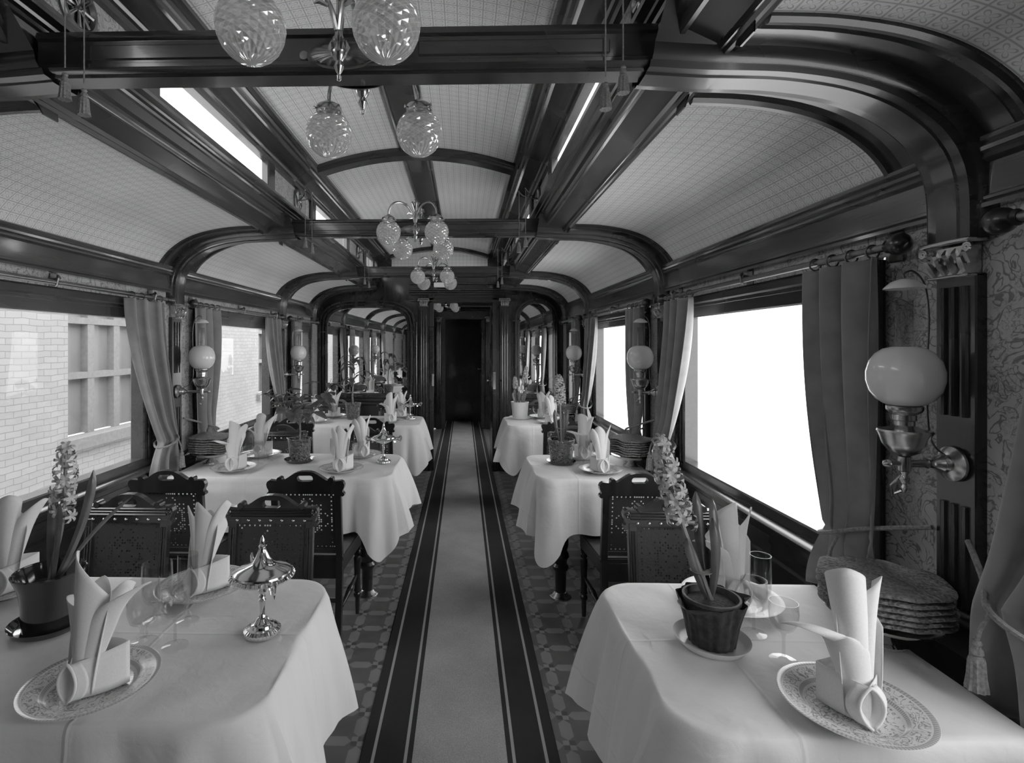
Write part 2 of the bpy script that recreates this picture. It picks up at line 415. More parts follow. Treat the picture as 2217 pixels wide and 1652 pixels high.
# deck ribs, sweeping down to the pilasters
RP = [(.69, .672), (.80, .664), (.849, .662), (.855, .662), (1.0, .655), (1.14, .632), (1.25, .593), (1.335, .537), (1.39, .475), (1.42, .41), (1.432, .34), (1.434, .235)]
rp = sp([Vector((a, b, 0)) for a, b in RP], 5)
PF = [(-.190, -.01), (-.190, .018), (-.182, .026), (-.170, .024), (-.163, .014), (-.150, .020), (-.138, .012), (-.0785, .012), (-.074, .034), (-.066, .044), (-.058, .040), (-.052, .053), (-.030, .054), (-.026, .058)]
PF = PF + [(-a, b) for a, b in PF[::-1]]
def deck_rib(y, s, k=1.0):
    m = MB(); q = len(PF); vs = []
    for i, p in enumerate(rp):
        t = (rp[min(i + 1, len(rp) - 1)] - rp[max(i - 1, 0)]).normalized(); nx, nz = -t.y * -1, t.x * -1
        nx, nz = t.y, -t.x
        for a, d in PF:
            dd = d if (p.y > .44 or abs(a) < .08) else min(d, .008)
            if p.x < .858 and abs(a) > .079: dd = -.05
            vs.append((X(s, p.x + nx * dd), y + a * k, EYE + p.y + nz * dd))
    return m.add(vs, [(i * q + j, i * q + j + 1, (i + 1) * q + j + 1, (i + 1) * q + j) for i in range(len(rp) - 1) for j in range(q - 1)])
for y in ST:
    for s in (-1, 1): trim(deck_rib(y, s), 'wood_cross', ang=30)
for s in (-1, 1): trim(deck_rib(5.94, s, 1.2), 'wood_cross', ang=30)
# cross beams under the monitor
def beam(y):
    m = MB(); h = .705
    pf = [(-.05, .716), (-.054, .706), (-.054, .700), (-.046, .696), (-.046, .646), (-.052, .642), (-.052, .634), (-.046, .630), (-.030, .628), (-.026, .622), (.026, .622), (.030, .628), (.046, .636), (.046, .646), (.046, .696), (.054, .700), (.054, .706), (.05, .712)]
    n = len(pf); vs = [(CX + hh, y + a, EYE + z) for hh in (-h, h) for a, z in pf]
    m.add(vs, [(k, (k + 1) % n, n + (k + 1) % n, n + k) for k in range(n)])
    for sg in (-1, 1):   # raised panel fields on either side of the lamp rosette
        for sd in (-1, 1):
            x0, x1 = sorted((CX + sd * .17, CX + sd * .60)); m.box(x0, x1, y + sg * .046 - .004, y + sg * .046 + .004, EYE + .652, EYE + .686, ch=.003)
    return m
for y in ST: trim(beam(y), 'wood_cross', ang=30)

# side walls with the openings of the windows
WN = [20]
WIN = [(p + .23, p + 1.59) for p in ST[1:4]] + [(5.09, 5.80)]  # rearmost unseen bay left windowless to cut light from behind
for s, nm in ((-1, 'wall_left'), (1, 'wall_right')):
    WS = WIN if s > 0 else WIN[1:]  # unseen left window beside the camera walled up to cut its light
    m = MB(); ys = [YB - .1] + [v for w in WS for v in w] + [YE + .1]
    def q(y0, y1, z0, z1): m.add([(X(s, HW), y0, z0), (X(s, HW), y1, z0), (X(s, HW), y1, z1), (X(s, HW), y0, z1)], [(0, 1, 2, 3)])
    for k in range(0, len(ys), 2): q(ys[k], ys[k + 1], 0, 2.0)
    for a, b in WS: q(a, b, 0, .80); q(a, b, 1.69, 2.0)
    struct(m.build(nm, 'wallpaper'))
    WAI = [(1.43, .815), (1.372, .812), (1.360, .803), (1.362, .790), (1.378, .782), (1.382, .760), (1.392, .752), (1.392, .728), (1.402, .722), (1.402, .68), (1.392, .672), (1.392, .655), (1.404, .648), (1.404, .545), (1.396, .54), (1.396, .52), (1.404, .512), (1.404, .16), (1.392, .15), (1.388, .0)]
    trim(ext(MB(), WAI, sides=(s,), rel=False), 'wood')
    # clerestory side
    m = MB(); cw = [YB] + [v for p in ST for v in (p + .42, p + 1.44)][:8] + [p for p in (5.32, 5.80)] + [YE]
    for k in range(0, len(cw), 2):
        m.add([(X(s, .724), cw[k], EYE + .77), (X(s, .724), cw[k + 1], EYE + .77), (X(s, .724), cw[k + 1], EYE + .95), (X(s, .724), cw[k], EYE + .95)], [(0, 1, 2, 3)])
    struct(m.build('wall_%s_monitor' % nm[5:], 'wallpaper'))
    m = MB()
    for k in range(1, len(cw) - 1):
        e = 1 if k % 2 else -1; a, b = sorted((cw[k] - e * .055, cw[k] + e * .035)); x0, x1 = sorted((X(s, .706), X(s, .745))); m.box(a and x0, x1, a, b, EYE + .79, EYE + .935, ch=.006)
        a, b = sorted((cw[k] - e * .062, cw[k] - e * .074)); m.box(*sorted((X(s, .712), X(s, .735))), a, b, EYE + .79, EYE + .935)
    trim(m, 'wood_up')
    for k in range(1, len(cw) - 1, 2):
        m = MB().add([(X(s, .736), cw[k], EYE + .78), (X(s, .736), cw[k + 1], EYE + .78), (X(s, .736), cw[k + 1], EYE + .95), (X(s, .736), cw[k], EYE + .95)], [(0, 1, 2, 3)])
        WN[0] += 1; struct(m.build('window_%d' % WN[0], 'pane'))
# windows
k = 0
for s in (-1, 1):
    for a, b in (WIN if s > 0 else WIN[1:]):
        k += 1; m = MB(); f = .09
        def bx(h0, h1, y0, y1, z0, z1, ch=.006): m.box(*sorted((X(s, h0), X(s, h1))), y0, y1, z0, z1, ch=ch)
        bx(1.400, 1.475, a, b, 1.587, 1.69); bx(1.400, 1.475, a, b, .80, .8575); bx(1.400, 1.475, a, a + f, .84, 1.60); bx(1.400, 1.475, b - f, b, .84, 1.60)
        bx(1.388, 1.41, a - .01, b + .01, 1.648, 1.690, .008); bx(1.393, 1.41, a, b, 1.634, 1.643, .002)
        for yy in (a - .012, b - .02): bx(1.388, 1.41, yy, yy + .032, .81, 1.65, .008)
        for yy in (a + .05, b - .058): bx(1.394, 1.41, yy, yy + .008, .85, 1.61, .002)
        for (p, r) in ((a + f, 1), (b - f, -1)):
            for zc in (.8575, 1.587): pass
        o = struct(m.build('window_%d' % k, 'wood', ang=30))
        m = MB().add([(X(s, 1.462), a + .05, .83), (X(s, 1.462), b - .05, .83), (X(s, 1.462), b - .05, 1.62), (X(s, 1.462), a + .05, 1.62)], [(0, 1, 2, 3)])
        m.build('pane', 'pane', o)
# pilasters with gilt capitals
def capital(mb, w, h):
    # faces -y, origin at bottom centre; bell, abacus, volutes and acanthus leaves
    mb.box(-w * .42, w * .42, -.012, .02, 0, h * .8); mb.box(-w * .62, w * .62, -.030, .02, h * .86, h, ch=.003); mb.box(-w * .5, w * .5, -.02, .02, -h * .10, -h * .02, ch=.002)
    for sx in (-1, 1):
        mb.tube([(sx * w * .55 + .011 * cos(t) * (1 - t / 14), -.024, h * .70 + .011 * sin(t) * (1 - t / 14)) for t in [i * .7 for i in range(18)]], .0035, 5)
    for i in range(4):
        cx = (-.36 + .24 * i) * w
        mb.tube([(cx, -.010, .0), (cx * 1.05, -.020, h * .25), (cx * 1.12, -.028, h * .45), (cx * 1.15, -.022, h * .52)], [.005, .008, .006, .003], 5)
        mb.tube([(cx + w * .1, -.010, h * .3), (cx + w * .12, -.024, h * .6), (cx + w * .12, -.020, h * .72)], [.004, .007, .003], 5)
    return mb
def pilaster(w, z0, zs, zc, flutes):
    m = MB(); m.box(-w / 2, w / 2, -.0, .03, z0, zs, ch=.003)
    for za, zb in flutes:
        for i in (-1, 0, 1): m.tube([(i * w * .26, -.001, za), (i * w * .26, -.001, zb)], w * .075, 8)
    c = capital(MB(), w, zc - zs)
    return m, c
for s in (-1, 1):
    for y in ST:
        m, c = pilaster(.10, 0.0, 1.612, 1.690, [(1.29, 1.585), (.86, 1.09)])
        o = trim(m, 'wood_up'); o.location = (X(s, 1.396), y, 0); o.rotation_euler = (0, 0, -pi / 2 if s < 0 else pi / 2)
        o.rotation_euler = (0, 0, pi / 2 if s < 0 else -pi / 2)
        c.build('capital', 'brass', o, loc=(0, 0, 1.612))
# floor and carpet
struct(MB().add([(-1.8, YB - .1, 0), (1.3, YB - .1, 0), (1.3, 10.6, 0), (-1.8, 10.6, 0)], [(0, 1, 2, 3)]).build('floor', 'lino'))
m = MB().box(-.35, .35, -6.0, 6.0, 0, .008, ch=.003)
o = m.build('carpet_runner', 'carpet', loc=(-.012, 4.0 + .1, 0)); tag(o, 'dark carpet runner with pale centre and thin pale lines along the aisle', 'carpet')

# end bulkhead with the open doorway
m = MB(); x0, x1 = -1.8, 1.3; da, db, dt = -.342, .337, 1.946
for a, b, z0, z1 in ((x0, da, 0, 2.7), (db, x1, 0, 2.7), (da, db, dt, 2.7)):
    m.box(a, b, YE, YE + .05, z0, z1)
struct(m.build('wall_end', 'wood_up', smooth=False))
m = MB(); pts = [(CX + h, EYE + mono(abs(h)) - .002) for h in [-.553 + 1.106 * i / 20 for i in range(21)]] + [(CX + .553, EYE + .86), (CX - .553, EYE + .86)]
m.add([(a, YE - .012, b) for a, b in pts], [tuple(range(len(pts)))], [(a, b) for a, b in pts]); struct(m.build('wall_end_lunette', 'lincrusta'))
m = MB()
for z0, z1, d in ((2.055, 2.075, .05), (2.075, 2.095, .075), (2.03, 2.055, .03), (1.955, 1.975, .02), (2.15, 2.17, .03), (2.24, 2.27, .05)): m.box(-.62, .62, YE - d, YE + .01, z0, z1, ch=.004)
for a, b in ((da - .05, da), (db, db + .05)): m.box(a, b, YE - .012, YE + .01, 0, dt + .05, ch=.004)
m.box(da - .05, db + .05, YE - .012, YE + .01, dt, dt + .05, ch=.004)
for x in (-1.66, -.615, -.59, -.565, -.54, .565, .59, 1.10): m.tube([(x, YE - .004, .1), (x, YE - .004, 1.72)], .009, 8)
for a, b in ((-1.66, -.56), (.56, 1.12)):
    m.box(a, b, YE - .035, YE + .01, .80, .845, ch=.008); m.box(a, b, YE - .02, YE + .01, .76, .79, ch=.005); m.box(a, b, YE - .015, YE + .01, .45, .48, ch=.005); m.box(a, b, YE - .02, YE + .01, 0, .14, ch=.005)
trim(m, 'wood_cross', ang=30)
for x in (-.455, .475):
    m, c = pilaster(.105, 0, 1.905, 1.990, [(.25, 1.87)])
    o = trim(m, 'wood_up'); o.location = (x, YE - .025, 0); c.build('capital', 'brass', o, loc=(0, 0, 1.905))
# vestibule beyond the doorway and its far doorway
m = MB()
m.box(-1.0, -.9, YE + .05, 7.4, 0, 2.4); m.box(-1.0, -.9, 8.1, 9.2, 0, 2.4); m.box(-1.0, -.9, 7.4, 8.1, 0, .8); m.box(-1.0, -.9, 7.4, 8.1, 1.8, 2.4); m.box(.9, 1.0, YE + .05, 7.6, 0, 2.4); m.box(.9, 1.0, 8.3, 9.2, 0, 2.4); m.box(.9, 1.0, 7.6, 8.3, 0, .8); m.box(.9, 1.0, 7.6, 8.3, 1.7, 2.4)  # unseen side openings added to let daylight onto the vestibule pilasters
for a, b, z0, z1 in ((-1.0, -.31, .010, 2.4), (.31, 1.0, .010, 2.4), (-.31, .31, 1.90, 2.4)): m.box(a, b, 9.2, 9.26, z0, z1)
m.box(-.5, .5, 10.15, 10.2, 0, 2.4); m.box(-.42, -.37, 9.26, 10.2, 0, 2.4); m.box(.37, .42, 9.26, 10.2, 0, 2.4); m.box(-1.0, 1.0, YE + .05, 10.2, 2.40, 2.45)
struct(m.build('wall_vestibule', 'frieze_wood', smooth=False))
m = MB(); m.box(-1.0, 1.0, 8.25, 8.34, EYE + .60, EYE + .72, ch=.01)
for z0, d in ((2.03, .03), (2.06, .05)): m.box(-.8, .8, 9.2 - d, 9.21, z0, z0 + .02, ch=.004)
trim(m, 'wood_cross')
for x in (-.425, .435):
    m, c = pilaster(.10, 0, 1.86, 1.945, [(.25, 1.83)])
    o = trim(m, 'wood_up'); o.location = (x, 9.175, 0); c.build('capital', 'brass', o, loc=(0, 0, 1.86))
# door leaves, standing open edge-on
def door(n, x, y0, y1, zt, hz):
    m = MB().box(x, x + .042, y0, y1, .02, zt, ch=.003)
    o = struct(m.build('door_%d' % n, 'wood_up', ang=30))
    h = MB().box(x + .006, x + .036, y0 - .003, y0 + .002, hz - .10, hz + .10, ch=.001)
    for s, xx in ((-1, x), (1, x + .042)):
        h.tube([(xx, y0 + .06, hz), (xx + s * .045, y0 + .06, hz), (xx + s * .05, y0 + .05, hz), (xx + s * .055, y0 + .02, hz), (xx + s * .055, y0 + .005, hz)], [.009, .009, .009, .008, .010], 8)
        h.box(*sorted((xx, xx + s * .004)), y0 + .03, y0 + .09, hz - .08, hz + .08, ch=.001)
    h.build('door_handle', 'silver', o)
door(1, .337, 6.10, 6.72, 1.93, 1.045)
door(2, .315, 9.17, 9.75, 1.88, 1.04)
m = MB().box(-.349, -.342, 6.105, 6.125, .98, 1.12).box(-.36, -.335, 6.098, 6.104, .98, 1.12, ch=.001); trim(m, 'silver')
# rear wall behind the camera
struct(MB().box(-1.8, 1.3, YB - .05, YB, 0, 2.7).build('wall_rear', 'wood_up', smooth=False))
# outside: snow-covered ground and the brick building across the track
struct(MB().add([(-30, -30, -1.2), (40, -30, -1.2), (40, 40, -1.2), (-30, 40, -1.2)], [(0, 1, 2, 3)]).build('ground_outside', 'snow'))
m = MB(); BX = -3.5
ow = [(4.62, 5.75, .62, 2.1), (9.0, 10.4, .62, 2.1), (.2, 1.3, .62, 2.1)]
yy = [-12.0] + sorted(v for w in ow for v in w[:2]) + [26.0]
for i in range(0, len(yy), 2): m.add([(BX, yy[i], -1.2), (BX, yy[i + 1], -1.2), (BX, yy[i + 1], 2.35), (BX, yy[i], 2.35)], [(0, 1, 2, 3)])
for a, b, z0, z1 in ow:
    for q0, q1 in ((-1.2, z0), (z1, 2.35)): m.add([(BX, a, q0), (BX, b, q0), (BX, b, q1), (BX, a, q1)], [(0, 1, 2, 3)])
struct(m.build('wall_outside_brick', 'brick'))
for i, (a, b, z0, z1) in enumerate(ow):
    m = MB(); m.box(BX - .1, BX + .06, a - .08, b + .08, z0 - .12, z0, ch=.01); n = 3
    for j in range(n + 1): yy = a + (b - a) * j / n; m.box(BX - .14, BX - .06, yy - .045, yy + .045, z0, z1)
    for zz in (z0 + .55, z1 - .42, z1): m.box(BX - .135, BX - .055, a, b, zz - .03, zz + .03)
    o = struct(m.build('window_%d' % (13 + i), 'outer_frame', smooth=False))
    MB().add([(BX - .13, a, z0), (BX - .13, b, z0), (BX - .13, b, z1), (BX - .13, a, z1)], [(0, 1, 2, 3)]).build('pane', 'outer_pane', o)
# ================================================================== FURNITURE
TY = [1.265, 3.082, 4.90]; TT = .755           # table centres along the carriage, height of the cloth
LN = ['nearest wide table', 'second wide table', 'farthest wide table']; RN = ['nearest narrow table', 'second narrow table', 'farthest narrow table']
def cloth(y0, y1, xw, xe, seed, lab):
    rr = random.Random(seed); s = 1 if xe > xw else -1; W = abs(xe - xw); D = y1 - y0; rc = .10
    P = []
    def seg(a, b, n, nrm):
        for i in range(n): t = i / n; P.append((a[0] + (b[0] - a[0]) * t, a[1] + (b[1] - a[1]) * t, *nrm))
    nx = max(10, int(W / .018)); ny = int((D - 2 * rc) / .016); nc = 22
    seg((0, D), (W - rc, D), nx, (0, 1))
    for i in range(nc): a = pi / 2 * (1 - i / nc); P.append((W - rc + rc * cos(a), D - rc + rc * sin(a), cos(a), sin(a)))
    seg((W, D - rc), (W, rc), ny, (1, 0))
    for i in range(nc): a = -pi / 2 * i / nc; P.append((W - rc + rc * cos(a), rc + rc * sin(a), cos(a), sin(a)))
    seg((W - rc, 0), (0, 0), nx, (0, -1)); P.append((0, 0, 0, -1))
    N = len(P); arc = [0.0]
    for a, b in zip(P, P[1:]): arc.append(arc[-1] + math.dist(a[:2], b[:2]))
    cb, cf = nx + nc // 2, nx + nc + ny + nc // 2                   # the two aisle corners
    ph = [rr.uniform(0, 6.28) for _ in range(8)]
    def wr(x, y):   # soft ripples and ironed creases of the cloth's top
        e = max(0, 1 - min(W - x, y, D - y) / .22)
        z = .0022 * e * sin(38 * (x * .8 - y * .55) + ph[0]) + .0012 * sin(13 * x + 9 * y + ph[1]) * sin(17 * y + ph[2])
        for cxx in (W * .36, W * .71): z += .0022 * math.exp(-((x - cxx) / .006) ** 2)
        z += .0022 * math.exp(-((y - D * .5) / .006) ** 2)
        return z
    vs = []; uvs = []; K = 10; FS = [.012, .03, .06, .10, .16, .23, .31, .40, .49, .58, .68, .78, .89, 1.0]
    for k in range(K + 1):                                          # top, from the middle line out to the rim
        t = k / K; t = 1 - (1 - t) ** 1.3
        for (x, y, a, b) in P:
            px = W * .5 * (1 - t) * 0 + x * (t + (1 - t)) if False else x
            cy = D / 2; mx_ = min(x, W - rc * .5)
            xx = mx_ + (x - mx_) * t; y2 = cy + (y - cy) * t
            vs.append((xw + s * xx, y0 + y2, TT + wr(xx, y2) * min(1, (1 - t) * 8 + .15))); uvs.append((xx, y2 - D / 2))
    J = len(FS)
    for f in FS:
        for i, (x, y, a, b) in enumerate(P):
            gb = math.exp(-((arc[i] - arc[cb]) / .11) ** 2); gf = math.exp(-((arc[i] - arc[cf]) / .11) ** 2); g_ = max(gb, gf)
            side = a > .95 and i > nx
            near = max(math.exp(-((arc[i] - arc[cb]) / .15) ** 2), math.exp(-((arc[i] - arc[cf]) / .17) ** 2))
            L = (.295 + .015 * sin(arc[i] * 9 + ph[6]) if side else .285) + .15 * max(math.exp(-((arc[i] - arc[cf] - .03) / .065) ** 2), .7 * math.exp(-((arc[i] - arc[cb] + .03) / .075) ** 2))
            spl = .04 + .16 * gf + .10 * gb + (.20 if side else 0)
            d = f * L
            q_ = arc[i] * 34 + ph[3] + 1.2 * sin(arc[i] * 7); w1 = sin(q_) + .3 * sin(2 * q_ + .6)
            fold = (.006 + .036 * near) * (f ** .75) * (w1 + .25 * sin(arc[i] * 61 + ph[4]))
            out = .010 * min(1, f * 14) ** .5 + spl * d * (1 - .25 * f) + fold
            zz = TT - d * sqrt(max(.2, 1 - spl * spl)) + .0
            if f > .2 and abs(f - .26) < .05 and not side: out += .003
            tx = -b; ty = a
            vs.append((xw + s * (x + a * out), y0 + y + b * out, zz)); uvs.append((x + a * d, y - D / 2 + b * d))
    m = MB(); rows = K + 1 + J
    m.add(vs, [(r * N + i, r * N + i + 1, (r + 1) * N + i + 1, (r + 1) * N + i) for r in range(rows - 1) for i in range(N - 1)], uvs)
    o = m.build('tablecloth', 'linen', ang=80); tag(o, lab, 'tablecloth', 'white tablecloths')
    return o
XL0, XL1, XR0, XR1 = -1.565, -.388, 1.02, .392
def table(y, xw, xe, lab):
    s = 1 if xe > xw else -1
    t = thing('dining_table', lab, 'table', (xe - s * .17, y, 0), 0, 'dining tables fixed to the carriage walls')
    a, b = sorted((-s * (abs(xe - xw) - .20), s * .145))
    MB().box(a, b, -.285, .285, .712, .746, ch=.01).build('tabletop', 'chair_wood', t)
    MB().lathe([(.03, .012), (.032, .10), (.033, .15), (.045, .165), (.047, .18), (.036, .195), (.040, .22), (.050, .235), (.046, .255), (.036, .27), (.045, .30), (.047, .60), (.05, .64), (.04, .66), (.055, .71)], 20).build('leg', 'chair_wood', t)
    MB().lathe([(.001, 0), (.062, 0), (.062, .006), (.055, .012), (.045, .016), (.036, .03), (.030, .032)], 24).build('floor_flange', 'brass', t)
    return t
for i, y in enumerate(TY):
    table(y, XL0, XL1, 'four-seat dining table under the cloth of the ' + LN[i] + ' on the brick-view side')
    table(y, XR0, XR1, 'two-seat dining table under the cloth of the ' + RN[i] + ' on the bright-window side')
    cloth(y - .305, y + .305, XL0, XL1, 10 + i, 'white linen tablecloth over the ' + LN[i] + ' on the brick-view side')
    cloth(y - .305, y + .305, XR0, XR1, 20 + i, 'white linen tablecloth over the ' + RN[i] + ' on the bright-window side')

# ------------------------------------------------------------------ chair (faces +y)
def tilt(mb):
    mb.v = [(x, y - max(0, z - .44) * .11, z) for x, y, z in mb.v]; return mb
def make_chair(lab):
    t = thing('dining_chair', lab, 'chair', group='carved dining chairs with perforated backs')
    m = MB(); n = [(-.182, .19), (.182, .19), (.165, -.185), (-.165, -.185)]
    for z0, z1, e in ((.430, .446, .006), (.446, .452, 0)):
        vs = [(x * (1 + e * 3), y + (e if y > 0 else -e), z) for z in (z0, z1) for x, y in n]
        m.add(vs, [(3, 2, 1, 0), (4, 5, 6, 7)] + [(i, (i + 1) % 4, 4 + (i + 1) % 4, 4 + i) for i in range(4)])
    m.build('seat', 'chair_wood', t, smooth=False)
    m = MB(); m.box(-.165, .165, .158, .176, .375, .430, ch=.003).box(-.15, .15, -.19, -.172, .34, .430, ch=.003)
    for s in (-1, 1): m.add([(s * .150, -.17, .375), (s * .172, .16, .375), (s * .172, .16, .43), (s * .150, -.17, .43), (s * .166, -.17, .375), (s * .186, .16, .375), (s * .186, .16, .43), (s * .166, -.17, .43)], [(0, 1, 2, 3), (4, 5, 6, 7), (0, 1, 5, 4), (3, 2, 6, 7)])
    m.build('seat_frame', 'chair_wood', t, smooth=False)
    tl = [(.011, 0), (.013, .05), (.013, .085), (.020, .095), (.021, .105), (.014, .115), (.020, .125), (.017, .135), (.016, .20), (.019, .27), (.020, .30), (.014, .312), (.021, .322), (.021, .332), (.014, .342), (.019, .352), (.019, .36), (.02, .43)]
    for s in (-1, 1): MB().lathe(tl, 14, (s * .165, .165, 0)).build('leg', 'chair_wood', t)
    for s in (-1, 1):
        m = MB(); m.add([(s * .150 + a * .015, y + b * .016, z) for z, y in ((0, -.225), (.25, -.192), (.44, -.18), (.46, -.18)) for a, b in ((-1, -1), (1, -1), (1, 1), (-1, 1))],
              [(4 * r + k, 4 * r + (k + 1) % 4, 4 * r + 4 + (k + 1) % 4, 4 * r + 4 + k) for r in range(3) for k in range(4)] + [(0, 1, 2, 3)])
        u = MB().box(s * .150 - .016, s * .150 + .016, -.196, -.166, .455, .770, ch=.003); u.tube([(s * .150 - .005, -.165, .47), (s * .150 - .005, -.165, .74)], .004, 6).tube([(s * .150 + .005, -.165, .47), (s * .150 + .005, -.165, .74)], .004, 6)
        tilt(u); m.add(u.v, u.f); m.build('leg', 'chair_wood', t, smooth=False)
    # perforated back panel on a lattice of small cells
    NX, NZ, c = 26, 28, .0101; holes = set()
    for i in range(1, NX, 2): holes.add((i, NZ - 2)); holes.add((i, 1))
    for j in range(1, NZ, 2): holes.add((1, j)); holes.add((NX - 2, j))
    for k in range(64):
        a = 2 * pi * k / 64; r = 8.2 + 2.6 * cos(4 * a) + .8 * cos(8 * a)
        holes.add((round(12.5 + r * cos(a)), round(14 + 1.05 * r * sin(a))))
        if k % 3 == 0: holes.add((round(12.5 + (5 + 1.2 * cos(4 * a)) * cos(a)), round(14 + 5.5 * sin(a))))
        if k % 2 == 0: holes.add((round(12.5 + (7 - 1.8 * cos(4 * a)) * cos(a)), round(14 + (7.6 - 1.8 * cos(4 * a)) * sin(a))))
        if k % 8 == 0: holes.add((round(12.5 + 2.5 * cos(a)), round(14 + 2.5 * sin(a))))
    m = MB(); hr = .0033
    for i in range(NX):
        for j in range(NZ):
            x0, z0 = -NX * c / 2 + i * c, .478 + j * c
            if (i, j) in holes:
                sq = [(x0, z0), (x0 + c / 2, z0), (x0 + c, z0), (x0 + c, z0 + c / 2), (x0 + c, z0 + c), (x0 + c / 2, z0 + c), (x0, z0 + c), (x0, z0 + c / 2)]
                ci = [(x0 + c / 2 + hr * cos(-3 * pi / 4 + k * pi / 4), z0 + c / 2 + hr * sin(-3 * pi / 4 + k * pi / 4)) for k in range(8)]
                m.add([(a, -.178, b) for a, b in sq + ci], [(k, (k + 1) % 8, 8 + (k + 1) % 8, 8 + k) for k in range(8)])
            else: m.add([(x0, -.178, z0), (x0 + c, -.178, z0), (x0 + c, -.178, z0 + c), (x0, -.178, z0 + c)], [(0, 1, 2, 3)])
    m.box(-.135, .135, -.186, -.172, .462, .482)
    tilt(m).build('backrest_panel', 'leather', t, smooth=False)
    hf = [(.0, .863), (.022, .862), (.042, .857), (.060, .848), (.076, .837), (.092, .826), (.104, .820), (.108, .822), (.110, .829), (.118, .834), (.127, .832), (.132, .825), (.134, .817), (.150, .818), (.168, .820), (.179, .813), (.184, .800), (.181, .784), (.174, .772), (.175, .764), (.182, .759), (.183, .750), (.176, .744), (.162, .746), (.150, .754), (.10, .756)]
    out = hf + [(-a, b) for a, b in hf[::-1] if a > 0]
    hole = [(.023 * (1 if cos(k * pi / 8) > 0 else -1) + .0145 * cos(k * pi / 8), .829 + .0145 * sin(k * pi / 8)) for k in range(16)]
    m = MB().prism(out, -.198, -.168, [hole])
    for zz, r in ((.808, .005), (.797, .004), (.786, .005)): m.tube([(-.158, -.167, zz), (.158, -.167, zz)], r, 6)
    for s in (-1, 1):
        m.lathe([(.001, -.002), (.012, -.002), (.013, .036), (.001, .036)], 12, mx=Matrix.Translation((s * .121, -.164, .823)) @ Matrix.Rotation(pi / 2, 4, 'X'))
        m.tube([(s * .168 + s * .010 * cos(q) * (1 - q / 12), -.166, .797 + .013 * sin(q) * (1 - q / 12)) for q in [.6 * i for i in range(16)]], .0028, 5)
    tilt(m).build('crest_rail', 'chair_wood', t, smooth=False)
    m = MB()
    for k in range(7): m.lathe([(.0068, 0), (.006, .0035), (.004, .006), (.0001, .007)], 8, mx=Matrix.Translation((-.132 + .044 * k, -.168, .768)) @ Matrix.Rotation(-pi / 2, 4, 'X'))
    tilt(m).build('stud_row', 'brass', t)
    st = [(.007, 0), (.009, .04), (.013, .12), (.016, .15), (.010, .16), (.016, .17), (.013, .21), (.009, .30), (.007, .335)]
    for s in (-1, 1): MB().lathe(st, 10, mx=Matrix.Translation((s * .162, -.185, .21)) @ Matrix.Rotation(-pi / 2, 4, 'X')).build('stretcher', 'chair_wood', t)
    MB().tube([(-.15, -.195, .24), (.15, -.195, .24)], .010, 8).build('stretcher', 'chair_wood', t)
    return t
chairs = []
def put_chair(x, y, rz, lab):
    if not chairs: c = make_chair(lab); c.location = (x, y, 0); c.rotation_euler = (0, 0, rz)
    else: c = dup(chairs[0], (x, y, 0), rz, lab)
    chairs.append(c)
for i in range(3):
    nx = [' '.join(n.split()[:1]) for n in LN][i]
    for wh, x, dx in (('aisle-end', -.750, 0), ('window-end', -1.335, .0), (None, .80, 0)):
        tbl = LN[i] if x < 0 else RN[i]
        pos = (wh + ' chair' if wh else 'only chair') + ' behind the ' + tbl
        put_chair(x + (.012 if (i, wh) == (0, 'window-end') else 0), TY[i] + .785 - .20, pi, 'dark carved chair with brass studs, ' + pos)
        if i < 2:
            nt = (LN if x < 0 else RN)[i + 1]
            put_chair(x - (.06 if wh == 'window-end' else -.012), TY[i] + 1.235 + .20, 0, 'dark carved chair back with perforated dots, ' + (wh + ' seat' if wh else 'only seat') + ' before the ' + nt)

